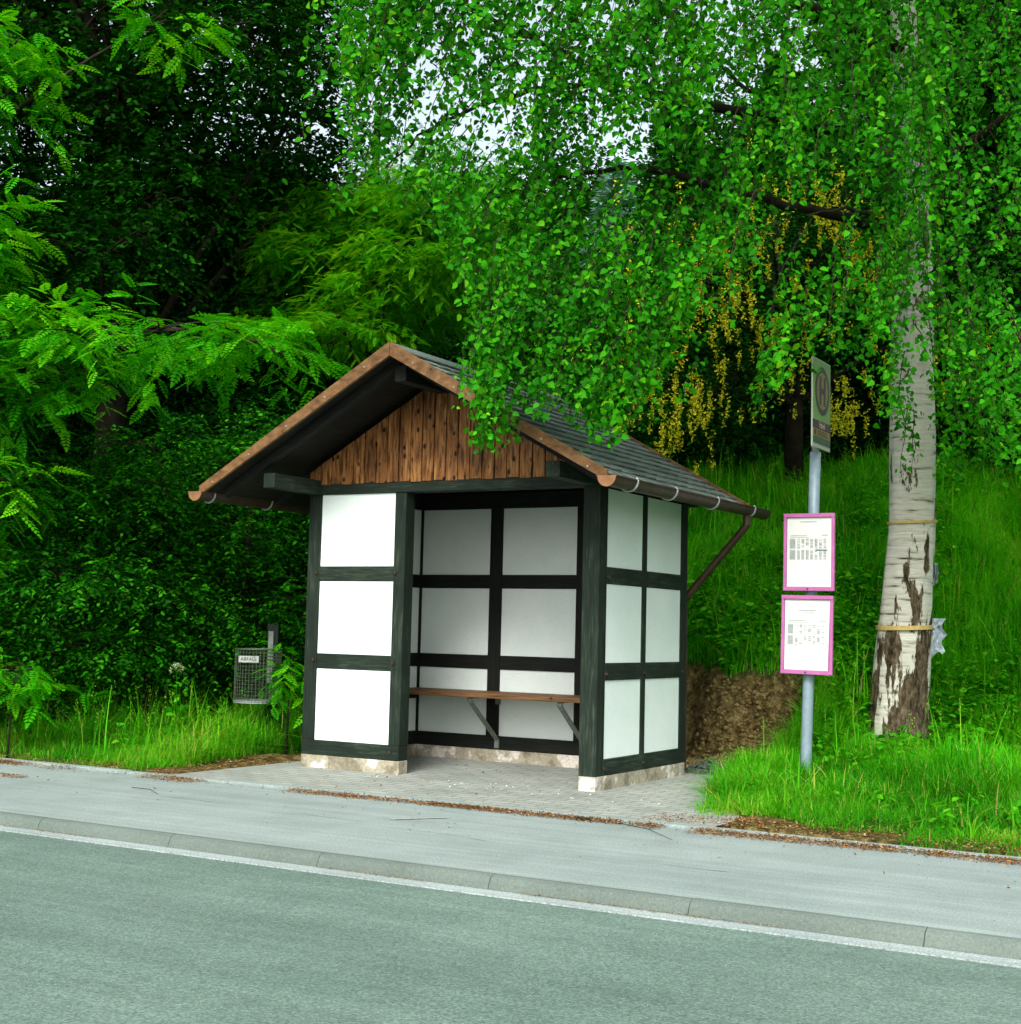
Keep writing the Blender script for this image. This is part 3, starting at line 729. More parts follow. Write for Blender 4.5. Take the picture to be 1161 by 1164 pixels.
n = 28; mb.add([(bx+br_*math.cos(2*math.pi*k/n), by+br_*math.sin(2*math.pi*k/n), zbt-.012) for k in range(n)]+[(bx+br_*math.cos(2*math.pi*k/n), by+br_*math.sin(2*math.pi*k/n), zbt+.008) for k in range(n)],
    [tuple(range(n-1,-1,-1)), tuple(range(n,2*n))]+[(k,(k+1)%n,(k+1)%n+n,k+n) for k in range(n)])
mb.build('base_tray', M['galv'], bn)
cf = -np.array([FW[0], FW[1]]); cf = cf/np.linalg.norm(cf); cr = np.array([-cf[1], cf[0]])
# strip of flat steel, label, post
def bin_quad(u0, u1, z0, z1, dd, mat, name, th=.004):
    o = np.array([bx, by])+cf*(br_+dd); mb = MB()
    A = o+cr*u0; Bq = o+cr*u1
    mb.hexa([(A[0],A[1],z0),(Bq[0],Bq[1],z0),(Bq[0]-cf[0]*th,Bq[1]-cf[1]*th,z0),(A[0]-cf[0]*th,A[1]-cf[1]*th,z0),
             (A[0],A[1],z1),(Bq[0],Bq[1],z1),(Bq[0]-cf[0]*th,Bq[1]-cf[1]*th,z1),(A[0]-cf[0]*th,A[1]-cf[1]*th,z1)])
    return mb.build(name, mat, bn)
zl = ztp-.085
lab = bin_quad(-.135, .04, zl-.028, zl+.028, .008, M['pale_mark'], 'label_plate')
c0 = np.array([bx, by])+cf*(br_+.010)+cr*(-.0475)
text_mesh('label_lettering', 'ABFALL', .042, M['sign_black'], lab, (c0[0], c0[1], zl), (cr[0], cr[1], 0), (0,0,1))
pb = np.array([bx, by])+cr*(.085)-cf*(br_+.06)*1.0
mb = MB()
def rotbox(mb, c, hw, hd, z0, z1):
    P = []
    for z in (z0, z1):
        for a, b in ((-1,-1),(1,-1),(1,1),(-1,1)):
            q = c+cr*hw*a-cf*hd*b*-1; P.append((q[0], q[1], z))
    mb.hexa(P)
rotbox(mb, pb, .05, .05, zg-.2, zpt); mb.build('post', M['timber_v'], bn, bevel=.004)
mb = MB(); rotbox(mb, pb+cf*.056-cr*.015, .022, .005, ztp-.3, ztp+.16); mb.build('hanger_strip', M['bracket'], bn)

# ------------------------------------------------------------------ vegetation builders
def bez(a, b, c, n=8):
    t = np.linspace(0, 1, n)[:, None]; return (1-t)**2*a+2*t*(1-t)*b+t*t*c
def wood(root, name, mat, trunk_pts, trunk_r, limbs, sides=10):
    mb = MB(); mb.tube(trunk_pts, trunk_r, sides)
    for pts, rads in limbs: mb.tube(pts, rads, 5, cap=False)
    return mb.build(name, mat, root, smooth=True)
def crown_pts(lobes, n, r, surf_bias=.55, low=-1.0):
    """points and outward directions spread over ellipsoid lobes: (centre, radii)"""
    vol = np.array([l[1][0]*l[1][1]*l[1][2] for l in lobes])**.7; pr = vol/vol.sum()
    idx = r.choice(len(lobes), n, p=pr)
    C_ = np.array([l[0] for l in lobes])[idx]; R_ = np.array([l[1] for l in lobes])[idx]
    d = unit(r.normal(size=(n,3))); d[:,2] = np.maximum(d[:,2], low)
    rad = surf_bias+(1-surf_bias)*r.random(n)**.6
    rad *= 1+.22*np.sin(d[:,0]*7+idx)*np.cos(d[:,1]*6+d[:,2]*5)
    P = C_+d*R_*rad[:,None]
    return P, d
def shoots(P, d, r, L=(.25,.5), k=9, droop=-.35, flat=.6, size=(.06,.09), up=.9, tmpl=T_OVAL, spread=.9):
    n = len(P); dd = d.copy(); dd[:,2] = dd[:,2]*flat+droop; dd = unit(dd+r.normal(size=(n,3))*.25)
    Ls = r.uniform(L[0], L[1], n)
    t = (np.arange(k)+.5)/k
    side = unit(np.cross(dd, np.array([0,0,1.0])))
    PP = P[:,None,:]+dd[:,None,:]*(t*1)[None,:,None]*Ls[:,None,None]; PP[:,:,2] -= (t**2)[None]*Ls[:,None]*.25
    sg = np.where(np.arange(k)%2 == 0, 1, -1)
    DD = dd[:,None,:]*.6+side[:,None,:]*(sg*spread)[None,:,None]+r.normal(size=(n,k,3))*.28; DD[:,:,2] -= .15
    NN = np.array([0,0,1.0])[None,None]*up+r.normal(size=(n,k,3))*.38
    S = r.uniform(size[0], size[1], (n,k))
    return PP.reshape(-1,3), DD.reshape(-1,3), NN.reshape(-1,3), S.ravel()
def leaf_rnd(own, n, r, groups, PP=None):
    """per leaf tone: mostly per shoot, some per leaf"""
    a = r.random(n); g = r.random(n//groups+1)
    v = .38*a+.62*np.repeat(g, groups)[:n]
    return v[own]
def make_tree(name, label, cat, base, trunk, lobes, nsh, mat, seed, group=None, bark='bark_dark', crown='crown', limb_r=.035, tr=(.14,.05), **kw):
    r = np.random.default_rng(seed)
    root = thing(name, label, cat, base, group)
    limbs = []
    tp = [np.array(p, float) for p in trunk]
    for c, rad in lobes:
        c = np.array(c, float); j = min(range(len(tp)), key=lambda i: abs(tp[i][2]-(c[2]-.5*abs(c[2]-tp[0][2])*.5)))
        a = tp[j]; m_ = (a+c)/2+np.array([0,0,.12*np.linalg.norm(c-a)])
        limbs.append((bez(a, m_, c, 7), np.linspace(limb_r, limb_r*.3, 7)))
        for q in range(5):
            e2 = c+unit(r.normal(size=3))*np.array(rad)*.85
            limbs.append((bez(c*.8+m_*.2, (c+e2)/2+[0,0,.06], e2, 5), np.linspace(limb_r*.35, .004, 5)))
    wood(root, 'trunk', M[bark], tp, list(np.linspace(tr[0], tr[1], len(tp))), limbs)
    sb = kw.pop('surf_bias', .5); low = kw.pop('low', -1.0)
    P, d = crown_pts(lobes, nsh, r, sb, low)
    k = kw.get('k', 9); tm = kw.get('tmpl', T_OVAL)
    PP, DD, NN, S = shoots(P, d, r, **kw)
    V, F, own = leaves(PP, DD, NN, S, tm)
    np_mesh(crown, V, F, M[mat], root, rnd=leaf_rnd(own, len(PP), r, k))
    return root
def copy_tree(o, loc, rz, scale, label=None):
    c = o.copy(); COL.objects.link(c); c.location = loc; c.rotation_euler = (0,0,rz); c.scale = (scale,)*3
    if label: c['label'] = label
    for ch in list(o.children):
        q = ch.copy(); COL.objects.link(q); q.parent = c
    return c
def lobe(px, py, dep, rx, rz, rd=None):
    """ellipsoid: px,py centre; radii in metres (across, up, depth)"""
    c = at(px, py, dep); return (c, (rx, rd or rx, rz))
def gz(p): return float(height(p[0], p[1]))
def base_at(px, dep):
    p = at(px, 716, dep); return (float(p[0]), float(p[1]), gz(p))

# ------------------------------------------------------------------ the birch
BDp = 12.35
bb_ = at(1021, 852, BDp); bz0 = gz(bb_)
birch = thing('birch_tree', 'large silver birch with peeling white trunk and drooping leafy branches', 'tree', (bb_[0], bb_[1], bz0))
cl = [(1019,905,44),(1020,865,40),(1021,830,35),(1022,800,32),(1029,700,28.5),(1037,600,25.5),(1038.5,500,25),(1038,400,23.5),(1040,300,20.5),(1036,200,18),(1030,100,16),(1027,0,14),(1025,-150,12),(1022,-330,9),(1025,-500,6)]
ts = np.linspace(0, len(cl)-1, 70); cla = np.array(cl, float)
tx, ty, tr_ = [np.interp(ts, range(len(cl)), cla[:,i]) for i in range(3)]
tp = at(tx, ty, BDp)
mb = MB(); sd_ = 40; vs = []
for i, p in enumerate(tp):
    for k in range(sd_):
        a = 2*math.pi*k/sd_
        rr = tr_[i]*BDp/FPX*(1+.035*math.sin(3*a+i*.1)+.02*math.sin(7*a-i*.31)+.02*math.sin(11*a+i*.7)+(.10*abs(math.sin(2.5*a+.4)) if i < 10 else 0)*(1-i/10.0))
        vs.append((p[0]+rr*math.cos(a), p[1]+rr*math.sin(a), p[2]))
mb.add(vs, [(i*sd_+k, i*sd_+(k+1)%sd_, (i+1)*sd_+(k+1)%sd_, (i+1)*sd_+k) for i in range(len(tp)-1) for k in range(sd_)])
mb.build('trunk', M['birch_bark'], birch, smooth=True)
def trunk_at(py): return np.array([np.interp(py, cla[::-1,1], cla[::-1,0]), py])
limb_px = [  # polylines in photo px with depth
    [(1036,190,12.35),(960,150,12.0),(880,132,11.6),(780,116,11.2),(690,92,10.9),(640,60,10.8),(585,38,10.7),(520,0,10.6),(450,-60,10.5)],
    [(700,95,10.9),(650,98,10.7),(600,103,10.5),(555,118,10.3),(520,132,10.2),(480,150,10.1),(440,190,10.0)],
    [(1038,290,12.35),(985,255,12.1),(930,240,11.6),(860,225,11.0),(780,200,10.5),(700,190,10.2),(620,200,9.9),(560,225,9.7)],
    [(1036,60,12.35),(940,20,11.8),(830,-40,11.2),(700,-90,10.8),(560,-120,10.4),(450,-100,10.2)],
    [(1036,230,12.35),(1090,170,12.0),(1150,130,11.6),(1230,110,11.2),(1320,130,10.9)],
    [(1038,330,12.35),(1090,290,11.9),(1160,260,11.4),(1230,270,11.0)],
    [(1030,100,12.35),(980,40,11.4),(940,0,10.6),(900,-10,10.0)],
    [(1038,300,12.35),(1000,250,11.4),(960,235,10.6),(920,245,10.0)],
    [(1030,100,12.35),(1060,20,13.2),(1080,-50,14.0),(1050,-90,14.8)],
    [(1030,0,12.35),(1120,-70,12.0),(1220,-110,11.6),(1340,-80,11.4)],
    [(700,95,10.9),(660,75,11.0),(615,50,11.3),(575,20,11.5),(545,-30,11.7)],
    [(880,132,11.6),(850,100,11.8),(800,60,12.0),(760,10,12.1)]]
limb3 = []
mb = MB()
for i, L_ in enumerate(limb_px):
    A = np.array(L_, float); t = np.linspace(0, len(A)-1, len(A)*4)
    q = np.stack([np.interp(t, range(len(A)), A[:,j]) for j in range(3)], 1)
    P3 = at(q[:,0], q[:,1], q[:,2]); P3 += rng.normal(size=P3.shape)*.012
    r0 = .055 if i in (0,2,3,4) else .026
    mb.tube(P3, list(np.linspace(r0, .006, len(P3))), 7); limb3.append(P3)
mb.build('limb', M['bark_dark'], birch, smooth=True)
allimb = np.concatenate(limb3)
# pendulous twigs
low_px = [380,400,450,480,520,540,558,590,640,665,690,715,745,790,830,862,900,950,1000,1050,1085,1161,1300,1500]
low_py = [120,185,225,270,340,430,510,500,450,480,505,480,430,395,400,468,430,425,440,425,520,545,560,580]
def birch_twigs(n, r):
    px = r.uniform(385, 1480, n); lo = np.interp(px, low_px, low_py)
    u = r.random(n); py = lo-(lo+260)*u**1.25
    far = np.clip((px-520)/500, 0, 1)
    d0 = 9.15+.0*far; d1 = np.where(py > 330, 9.75+2.3*np.clip((px-720)/200, 0, 1), 10.4+2.6*far)
    dep = r.uniform(0, 1, n)*(d1-d0)+d0
    # open patches of sky between the limbs
    op = (np.abs(px-610) < 110)*(np.abs(py-70) < 60) | (np.abs(px-850) < 70)*(np.abs(py-70) < 50) | (np.abs(px-545) < 40)*(np.abs(py-90) < 60)
    keep = ~(op & (r.random(n) < .30))
    vb = vnoise(px, py, 1/70.0, 21); keep &= (vb > .36) | (py < 130)
    # trunk shows between 300 and 560 px
    keep &= ~((np.abs(px-1037) < 22) & (py > 380) & (dep < 12.3) & (r.random(n) < .6))
    keep &= ~((px > 775) & (px < 1000) & (py > 225) & (r.random(n) < .45))
    keep &= ~((np.abs(px-692) < 45) & (np.abs(py-225) < 75) & (r.random(n) < .85))
    keep &= ~((px < 500) & (py > 120) & (r.random(n) < .5))
    return px[keep], py[keep], dep[keep]
r = np.random.default_rng(5)
px, py, dep = birch_twigs(3700, r)
xt = []
for (a_, b_, sx_, sy_, m_) in ((610,70,90,45,60),(850,70,60,40,45),(740,115,35,45,60),(640,150,60,35,60),(1030,60,28,70,45),(400,150,25,60,22),(500,60,50,50,25),(1035,300,30,50,26),(1030,180,30,60,30),(560,500,14,12,26),(545,450,16,25,26),(690,495,18,14,26),(665,470,20,16,18),(735,455,14,14,14),(865,462,10,14,8),(620,455,26,20,30),(1005,470,16,18,8),(1100,535,34,14,22)):
    xt += [(r.normal(a_,sx_), min(r.normal(b_,sy_), b_+18) if b_ > 400 else r.normal(b_,sy_), r.uniform(9.1,9.6) if a_ < 760 else r.uniform(10.5,11.6)) for _ in range(m_)]
m2 = 550; qx = r.uniform(700, 1500, m2); qy = r.uniform(-800, -200, m2); qd = r.uniform(10.2, 15.5, m2)
m3 = 350; qx = np.concatenate([qx, r.uniform(880, 1500, m3)]); qy = np.concatenate([qy, r.uniform(-250, 200, m3)]); qd = np.concatenate([qd, r.uniform(12.8, 15.2, m3)])
m4 = 150; qx = np.concatenate([qx, r.uniform(720, 1500, m4)]); qy = np.concatenate([qy, r.uniform(-750, -90, m4)]); qd = np.concatenate([qd, r.uniform(8.4, 10.6, m4)])
xt = np.concatenate([np.array(xt), np.stack([qx, qy, qd], 1)]); px = np.concatenate([px, xt[:,0]]); py = np.concatenate([py, xt[:,1]]); dep = np.concatenate([dep, xt[:,2]])
tips = at(px, py, dep); n = len(tips); Ls = r.uniform(.35, 1.15, n)
trk = at(1036, 150, BDp)
toward = unit(np.concatenate([trk[None,:2]-tips[:,:2], np.zeros((n,1))], 1))
ks = 30; t = (np.arange(ks)+.5)/ks
sway = r.normal(size=(n,3))*.12; sway[:,2] = 0
CP = tips[:,None,:]+t[None,:,None]**1.0*Ls[:,None,None]*np.array([0,0,1.0])+(t[None,:,None]**2)*(toward*Ls[:,None]*.45+sway)[:,None,:]
CP += (np.sin(t*9+1)[None,:,None]*r.normal(size=(n,1,3))*.015)
P = CP.reshape(-1,3)+r.normal(size=(n*ks,3))*.022
Dv = unit(r.normal(size=(n*ks,3))*np.array([1,1,.45])); Dv[:,2] -= .75
Nv = r.normal(size=(n*ks,3))*np.array([1,1,.5])+np.array([.25,-.55,.75])
S = r.uniform(.026, .066, n*ks)
keep = r.random(n*ks) < .86
P, Dv, Nv, S = P[keep], Dv[keep], Nv[keep], S[keep]
V, F, own = leaves(P, Dv, Nv, S, T_BIRCH)
tone = (.5*r.random(n*ks)+.5*np.repeat(r.random(n), ks))[keep]
np_mesh('crown', V, F, M['birch_leaf'], birch, rnd=tone[own])
mb = MB()
for i in range(n):
    if i % 2 == 0: mb.tube(CP[i, ::5], [.0018,.0024,.003,.0036,.0042,.005], 3, cap=False)
mb.build('twigs', M['twig'], birch)
# straps and plastic on the trunk
def trunk_centre(py_): 
    x = np.interp(py_, cla[::-1,1], cla[::-1,0]); rr = np.interp(py_, cla[::-1,1], cla[::-1,2]); return at(x, py_, BDp), rr*BDp/FPX
for (pyb, hgt_, lab_) in ((594, .022, 'upper ochre strap tied round the birch trunk'), (713, .036, 'lower and wider ochre strap tied round the birch trunk')):
    c, rr = trunk_centre(pyb); mb = MB(); n_ = 40; vs = []; rr *= 1.085
    for k in range(n_):
        a = 2*math.pi*k/n_; dz = .012*math.sin(a+.5)
        for (q, zz) in ((rr, -hgt_/2), (rr+.003, hgt_/2), (rr-.02, hgt_/2), (rr-.02, -hgt_/2)):
            vs.append((c[0]+q*math.cos(a), c[1]+q*math.sin(a), c[2]+zz+dz))
    mb.add(vs, [(4*k+j, 4*((k+1)%n_)+j, 4*((k+1)%n_)+(j+1)%4, 4*k+(j+1)%4) for k in range(n_) for j in range(4)])
    tag(mb.build('strap', M['strap'], smooth=False), lab_, 'strap', 'straps round the birch trunk')
def plastic(px0, px1, py0, py1, dep_, lab_, seed):
    r_ = np.random.default_rng(seed); nx_, nz_ = 9, 12; vs = []
    for j in range(nz_):
        for i in range(nx_):
            u = i/(nx_-1); v_ = j/(nz_-1); wv = .75+.25*math.sin(v_*5+1)
            vs.append(at(px0+(px1-px0)*u*(1-.25*abs(math.sin(v_*7)))+1.0*math.sin(v_*4), py0+(py1-py0)*(v_+.10*math.sin(u*6)*v_), dep_+.05*math.sin(u*9+v_*3)+r_.normal()*.012))
    mb = MB(); back = [p+FW*.003 for p in vs]; m_ = len(vs)
    fs = [(j*nx_+i, j*nx_+i+1, (j+1)*nx_+i+1, (j+1)*nx_+i) for j in range(nz_-1) for i in range(nx_-1)]
    mb.add(vs+back, fs+[tuple(q+m_ for q in f[::-1]) for f in fs])
    return tag(mb.build('plastic_sheet', M['plastic']), lab_, 'plastic sheet', 'plastic scraps on the birch')
plastic(1053, 1076, 703, 745, 12.33, 'larger crumpled white plastic scrap hanging from the lower strap', 1)
plastic(1060, 1067, 640, 664, 12.33, 'small white plastic scrap beside the trunk between the two straps', 2)

# ------------------------------------------------------------------ left side: shrubs, pinnate tree, dark tree
shr = [(-60,12.9,1.3,2.4,'leftmost'),(60,13.0,1.25,2.6,''),(170,13.3,1.2,2.9,''),(270,13.9,1.1,3.0,''),(345,14.2,1.0,3.2,'')]
labs = ['dense dark green shrub at the left edge of the verge','small-leaved shrub second from the left behind the verge grass','round dark shrub left of the litter bin','tall leafy shrub directly behind the litter bin','tall dark shrub close to the left wall of the shelter']
for i, (px_, dp, rr, hh, _) in enumerate(shr):
    b = base_at(px_, dp); c = np.array(b)
    lb = []
    rs = np.random.default_rng(40+i)
    for q in range(17):
        z = b[2]+.25+(hh-.4)*rs.random(); sp_ = rr*(1.0-.25*(z-b[2])/hh)
        lb.append((c*[1,1,0]+[rs.normal()*sp_*.45, rs.normal()*sp_*.45, z], (rs.uniform(.30,.52),)*2+(rs.uniform(.12,.24),)))
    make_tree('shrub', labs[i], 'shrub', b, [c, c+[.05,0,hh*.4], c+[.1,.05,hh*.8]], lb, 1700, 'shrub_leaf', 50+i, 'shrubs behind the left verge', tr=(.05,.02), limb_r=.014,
              L=(.2,.45), k=11, size=(.038,.062), droop=-.2, flat=.5, surf_bias=.55)
# foreground pinnate tree (bright sprays)
b = base_at(-120, 12.6); c = np.array(b)
lb = [lobe(30,370,11.6,.55,.16),lobe(120,385,11.5,.6,.14),lobe(210,375,11.3,.5,.13),lobe(300,388,11.2,.42,.13),lobe(-40,350,11.8,.7,.3),lobe(-120,260,12.2,1.0,.5),lobe(-150,420,11.8,.8,.5),
      lobe(20,440,12.0,.45,.16),lobe(10,540,11.9,.35,.15),lobe(15,100,12.4,.22,.2),lobe(20,45,12.4,.22,.14),lobe(-110,40,12.6,.7,.7),lobe(190,22,12.8,.35,.08),lobe(-60,620,12.0,.4,.2),lobe(20,765,11.9,.22,.12),lobe(100,430,12.1,.4,.12)]
make_tree('rowan_tree', 'bright green tree with feathery divided leaves reaching in from the left edge', 'tree', b, [c, c+[.1,0,1.4], c+[.2,.1,3.0], c+[.1,.2,5.2]], lb, 720, 'pin_leaf', 71, tr=(.12,.04), limb_r=.028,
          L=(.25,.5), k=8, size=(.16,.24), droop=-.15, flat=.35, tmpl=T_PIN, up=1.3, surf_bias=.3)
# young rowan shoots near bin
for i, (px_, py_, dp, lab_) in enumerate(((330,770,12.2,'small divided-leaf sapling between the litter bin and the shelter'),(15,780,11.6,'small divided-leaf sapling in the grass at the left edge'))):
    b = base_at(px_, dp); c = np.array(b); p = at(px_, py_, dp)
    make_tree('sapling', lab_, 'sapling', b, [c, (c+p)/2, p], [(p+[0,0,.05], (.16,.16,.22))], 26, 'pin_leaf', 80+i, 'rowan saplings', tr=(.012,.006), limb_r=.006, L=(.1,.25), k=4, size=(.13,.19), tmpl=T_PIN, up=1.3, surf_bias=.2)
# big dark tree at upper left
b = base_at(110, 15.5); c = np.array(b); top = at(150, -200, 15.5)
rs = np.random.default_rng(9); lb = []
for q in range(74):
    px_ = rs.uniform(-220, 375); py_ = rs.uniform(-260, 340); dp = rs.uniform(14.0, 17.6)
    if (abs(px_-55) < 24 and abs(py_-35) < 40) or (px_ > 310 and py_ > 120 and py_ < 215): continue
    lb.append(lobe(px_, py_, dp, rs.uniform(.55,.9), rs.uniform(.35,.6)))
lb += [lobe(345,60,15.6,.6,.4),lobe(385,140,16.2,.45,.3),lobe(370,195,16.0,.5,.3),lobe(330,140,15.2,.5,.4)]
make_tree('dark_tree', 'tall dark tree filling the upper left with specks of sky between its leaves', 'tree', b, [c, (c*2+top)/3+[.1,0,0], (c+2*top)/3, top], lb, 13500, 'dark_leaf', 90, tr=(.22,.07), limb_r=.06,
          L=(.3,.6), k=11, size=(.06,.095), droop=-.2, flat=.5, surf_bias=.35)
# bright layered acacia behind the shelter, left of centre
b = base_at(400, 16.5); c = np.array(b); top = at(430, 130, 16.2)
rs = np.random.default_rng(14); lb = []
for q in range(34):
    px_ = rs.uniform(320, 530); py_ = rs.uniform(190, 400)
    if px_ < 360 and py_ < 260: continue
    lb.append(lobe(px_, py_, rs.uniform(14.9, 16.8), rs.uniform(.45,.8), rs.uniform(.10,.18)))
lb += [lobe(465,275,14.8,.55,.10),lobe(440,320,14.9,.5,.1),lobe(500,225,15.2,.5,.12),lobe(395,370,14.8,.5,.1)]
make_tree('acacia_tree', 'light green feathery tree in flat layers behind the shelter roof', 'tree', b, [c, (c*2+top)/3+[.1,0,0], (c+2*top)/3, top], lb, 3300, 'acacia_leaf', 91, tr=(.13,.04), limb_r=.03,
          L=(.25,.45), k=7, size=(.11,.17), droop=-.12, flat=.2, tmpl=T_PINF, up=1.6, surf_bias=.2)
# laburnum with hanging yellow flowers
b = base_at(900, 16.2); c = np.array(b); top = at(880, 250, 16.0)
rs = np.random.default_rng(15); lb = []
for q in range(38):
    px_ = rs.uniform(690, 1100); py_ = rs.uniform(215, 470)
    if py_ > 400 and px_ > 820: continue
    lb.append(lobe(px_, py_, rs.uniform(14.6, 17.0), rs.uniform(.45,.75), rs.uniform(.3,.45)))
lab_t = make_tree('laburnum_tree', 'dark tree hung with yellow flower clusters between shelter and birch trunk', 'tree', b, [c, (c*2+top)/3+[.1,0,0], (c+2*top)/3, top], lb, 2300, 'dark_leaf', 92, tr=(.12,.04), limb_r=.03,
          L=(.25,.5), k=9, size=(.05,.08), droop=-.3, surf_bias=.5)
rs = np.random.default_rng(16); n = 560
hot = np.array([(715,405,15),(800,290,30),(760,350,30),(735,430,35),(800,440,30),(780,480,22),(900,260,35),(945,240,14),(985,330,25),(1000,300,10),(1080,395,22),(830,350,25),(860,300,25),(720,440,18),(880,400,20),(960,470,12)])
hi = rs.integers(0, len(hot), n); px_ = hot[hi,0]+rs.normal(size=n)*hot[hi,2]*1.5; py_ = hot[hi,1]+rs.normal(size=n)*hot[hi,2]*1.3-12
tops = at(px_, py_, rs.uniform(13.9, 14.6, n)); kk = 26; t = rs.random((n,kk))
P = tops[:,None,:]-t[:,:,None]*np.array([0,0,1.0])*rs.uniform(.12,.24,(n,1,1))+rs.normal(size=(n,kk,3))*.018*(1.2-t[:,:,None])
P = P.reshape(-1,3); V, F, own = leaves(P, rs.normal(size=P.shape), rs.normal(size=P.shape), rs.uniform(.022,.038,len(P)), T_OVAL)
np_mesh('flower_clusters', V, F, M['yellow_flower'], lab_t, rnd=rs.random(len(P))[own])

# conifers: whorled boughs
def conifer(name, label, cat, b, H, R, mat, seed, group=None, bough=170, needle=(.05,.09)):
    r = np.random.default_rng(seed); root = thing(name, label, cat, b, group); c = np.array(b, float)
    mbw = MB().tube([c, c+[0,0,H*.5], c+[0,0,H]], [.02*H,.012*H,.01], 8)
    PP = []; DD = []
    for i in range(bough):
        u = (i+.5)/bough; z = H*(.06+.93*u**.85); L_ = R*(1-z/H)**.8*r.uniform(.8,1.1)+.06; a = i*2.39996+r.normal()*.2
        dr = np.array([math.cos(a), math.sin(a), 0]); m_ = 6
        pts = [c+[0,0,z]+dr*L_*t_+np.array([0,0,1])*(-.22*L_*t_+.16*L_*t_*t_) for t_ in np.linspace(0,1,m_)]
        mbw.tube(pts, list(np.linspace(.018,.004,m_)), 3, cap=False)
        k = int(26+L_*85); t_ = r.random(k)**.7
        s_ = np.array([-dr[1], dr[0], 0]); wd = (1-t_)*.34*L_+.05
        off = r.uniform(-1,1,k)*wd
        q = c+np.array([0,0,z])+dr*(L_*t_)[:,None]+s_*off[:,None]; q[:,2] += -.22*L_*t_+.16*L_*t_*t_-np.abs(off)*.25+r.normal(size=k)*.02
        PP.append(q); DD.append(dr*.8+s_*np.sign(off)[:,None]*.6+r.normal(size=(k,3))*.25)
    mbw.build('trunk', M['bark_dark'], root)
    PP = np.concatenate(PP); DD = np.concatenate(DD); n = len(PP)
    tm = (np.array([[0,0,0],[.35,.13,0],[1,0,-.03],[.35,-.13,0]], float), np.array([[0,3,2,1]]))
    V1, F1, o1 = leaves(PP, DD, np.array([0,0,1.0])+r.normal(size=(n,3))*.5, r.uniform(needle[0]*2, needle[1]*2, n), tm)
    np_mesh('crown', V1, F1, M[mat], root, rnd=r.random(n)[o1]); return root
def top_h(px_, py_, dep_, b): return float(at(px_, py_, dep_)[2])-b[2]
b = base_at(692, 20.0); conifer('blue_spruce', 'pale blue-green spruce whose tip shows through the birch leaves', 'spruce', b, top_h(692,165,20,b), 1.5, 'spruce_needle', 3, 'blue spruces', 200)
b = base_at(545, 22.5); conifer('blue_spruce', 'second blue-green spruce, further left and lower behind the acacia', 'spruce', b, top_h(545,225,22.5,b), 1.5, 'spruce_needle', 4, 'blue spruces', 170)
# dark spruces behind the laburnum and birch
b = base_at(1010, 19.0)
dsp = conifer('dark_spruce', 'dark spruce behind the laburnum, just left of the birch trunk', 'spruce', b, 10.5, 2.6, 'forest_leaf', 6, 'dark spruces on the bank', 330, (.07,.12))
for i, (px_, dp, s, lab_) in enumerate(((1160,18.2,1.1,'dark spruce at the right edge behind the birch'),(880,19.5,.62,'lower dark spruce behind the middle of the laburnum'),(760,18.5,.56,'lower dark spruce behind the right slope of the shelter roof'),(1290,19,1.0,'dark spruce beyond the right edge'),(1085,21,1.0,'dark spruce between the birch trunk and right edge'))):
    p = base_at(px_, dp); copy_tree(dsp, p, 1.3*i+.7, s, lab_)

# ------------------------------------------------------------------ background broadleaf trees
rs = np.random.default_rng(30); H = 8.0; lb = []
for q in range(44):
    z = rs.uniform(.5, H-.5); R_ = 2.3*math.sqrt(max(.05, 1-((z-3.2)/5.0)**2)); a = rs.uniform(0, 6.283); rr = R_*rs.uniform(.1,.95)
    lb.append((np.array([rr*math.cos(a), rr*math.sin(a), z]), (rs.uniform(.6,1.0),)*2+(rs.uniform(.45,.7),)))
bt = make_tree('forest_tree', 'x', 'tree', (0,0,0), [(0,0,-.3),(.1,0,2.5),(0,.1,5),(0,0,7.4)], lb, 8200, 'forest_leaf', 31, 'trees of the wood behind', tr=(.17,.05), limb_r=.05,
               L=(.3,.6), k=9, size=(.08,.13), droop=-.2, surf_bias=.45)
spots = [(560,20.5,.80,'bushy forest tree rising behind the shelter ridge'),(660,23.5,.98,'forest tree behind the blue spruce tip'),(760,21,.72,'dark bushy forest tree behind the yellow flowers'),
         (860,22.5,.92,'forest tree right of the blue spruce'),(470,19.5,.66,'forest tree low behind the feathery layers'),(395,22,.86,'forest tree between the dark tree and the birch leaves'),
         (300,18.6,.88,'forest tree filling the gap behind the tall shrub'),(200,18.4,.92,'forest tree low behind the dark tree trunk'),(110,18.4,.86,'forest tree behind the dark tree, further left'),(-20,18.5,.7,'forest tree behind the left edge'),
         (950,18,.55,'low forest tree in the shade behind the stop sign'),(1050,17.5,.5,'low forest tree directly behind the birch trunk'),(1150,17.2,.55,'low forest tree at the right edge of the bank'),(830,17.8,.42,'low forest tree shading the top of the bank'),(-160,19,.9,'forest tree beyond the left edge'),(1290,20,1.0,'tall forest tree beyond the right edge'),(740,25,1.02,'far forest tree under the sky gap'),(500,25.5,1.0,'far forest tree left of the spruce'),(235,16.2,.56,'young bushy tree behind the shrubs and the left roof edge'),(130,16.0,.55,'young bushy tree behind the middle of the shrub row'),(30,16.2,.52,'young bushy tree behind the left end of the shrub row'),(335,16.6,.60,'young bushy tree directly behind the shelter gable')]
for i, (px_, dp, s, lab_) in enumerate(spots):
    p = base_at(px_, dp)
    if i == 0:
        bt.location = p; bt.rotation_euler = (0,0,.4); bt.scale = (s,)*3; bt['label'] = lab_
    else: copy_tree(bt, p, 1.9*i, s, lab_)

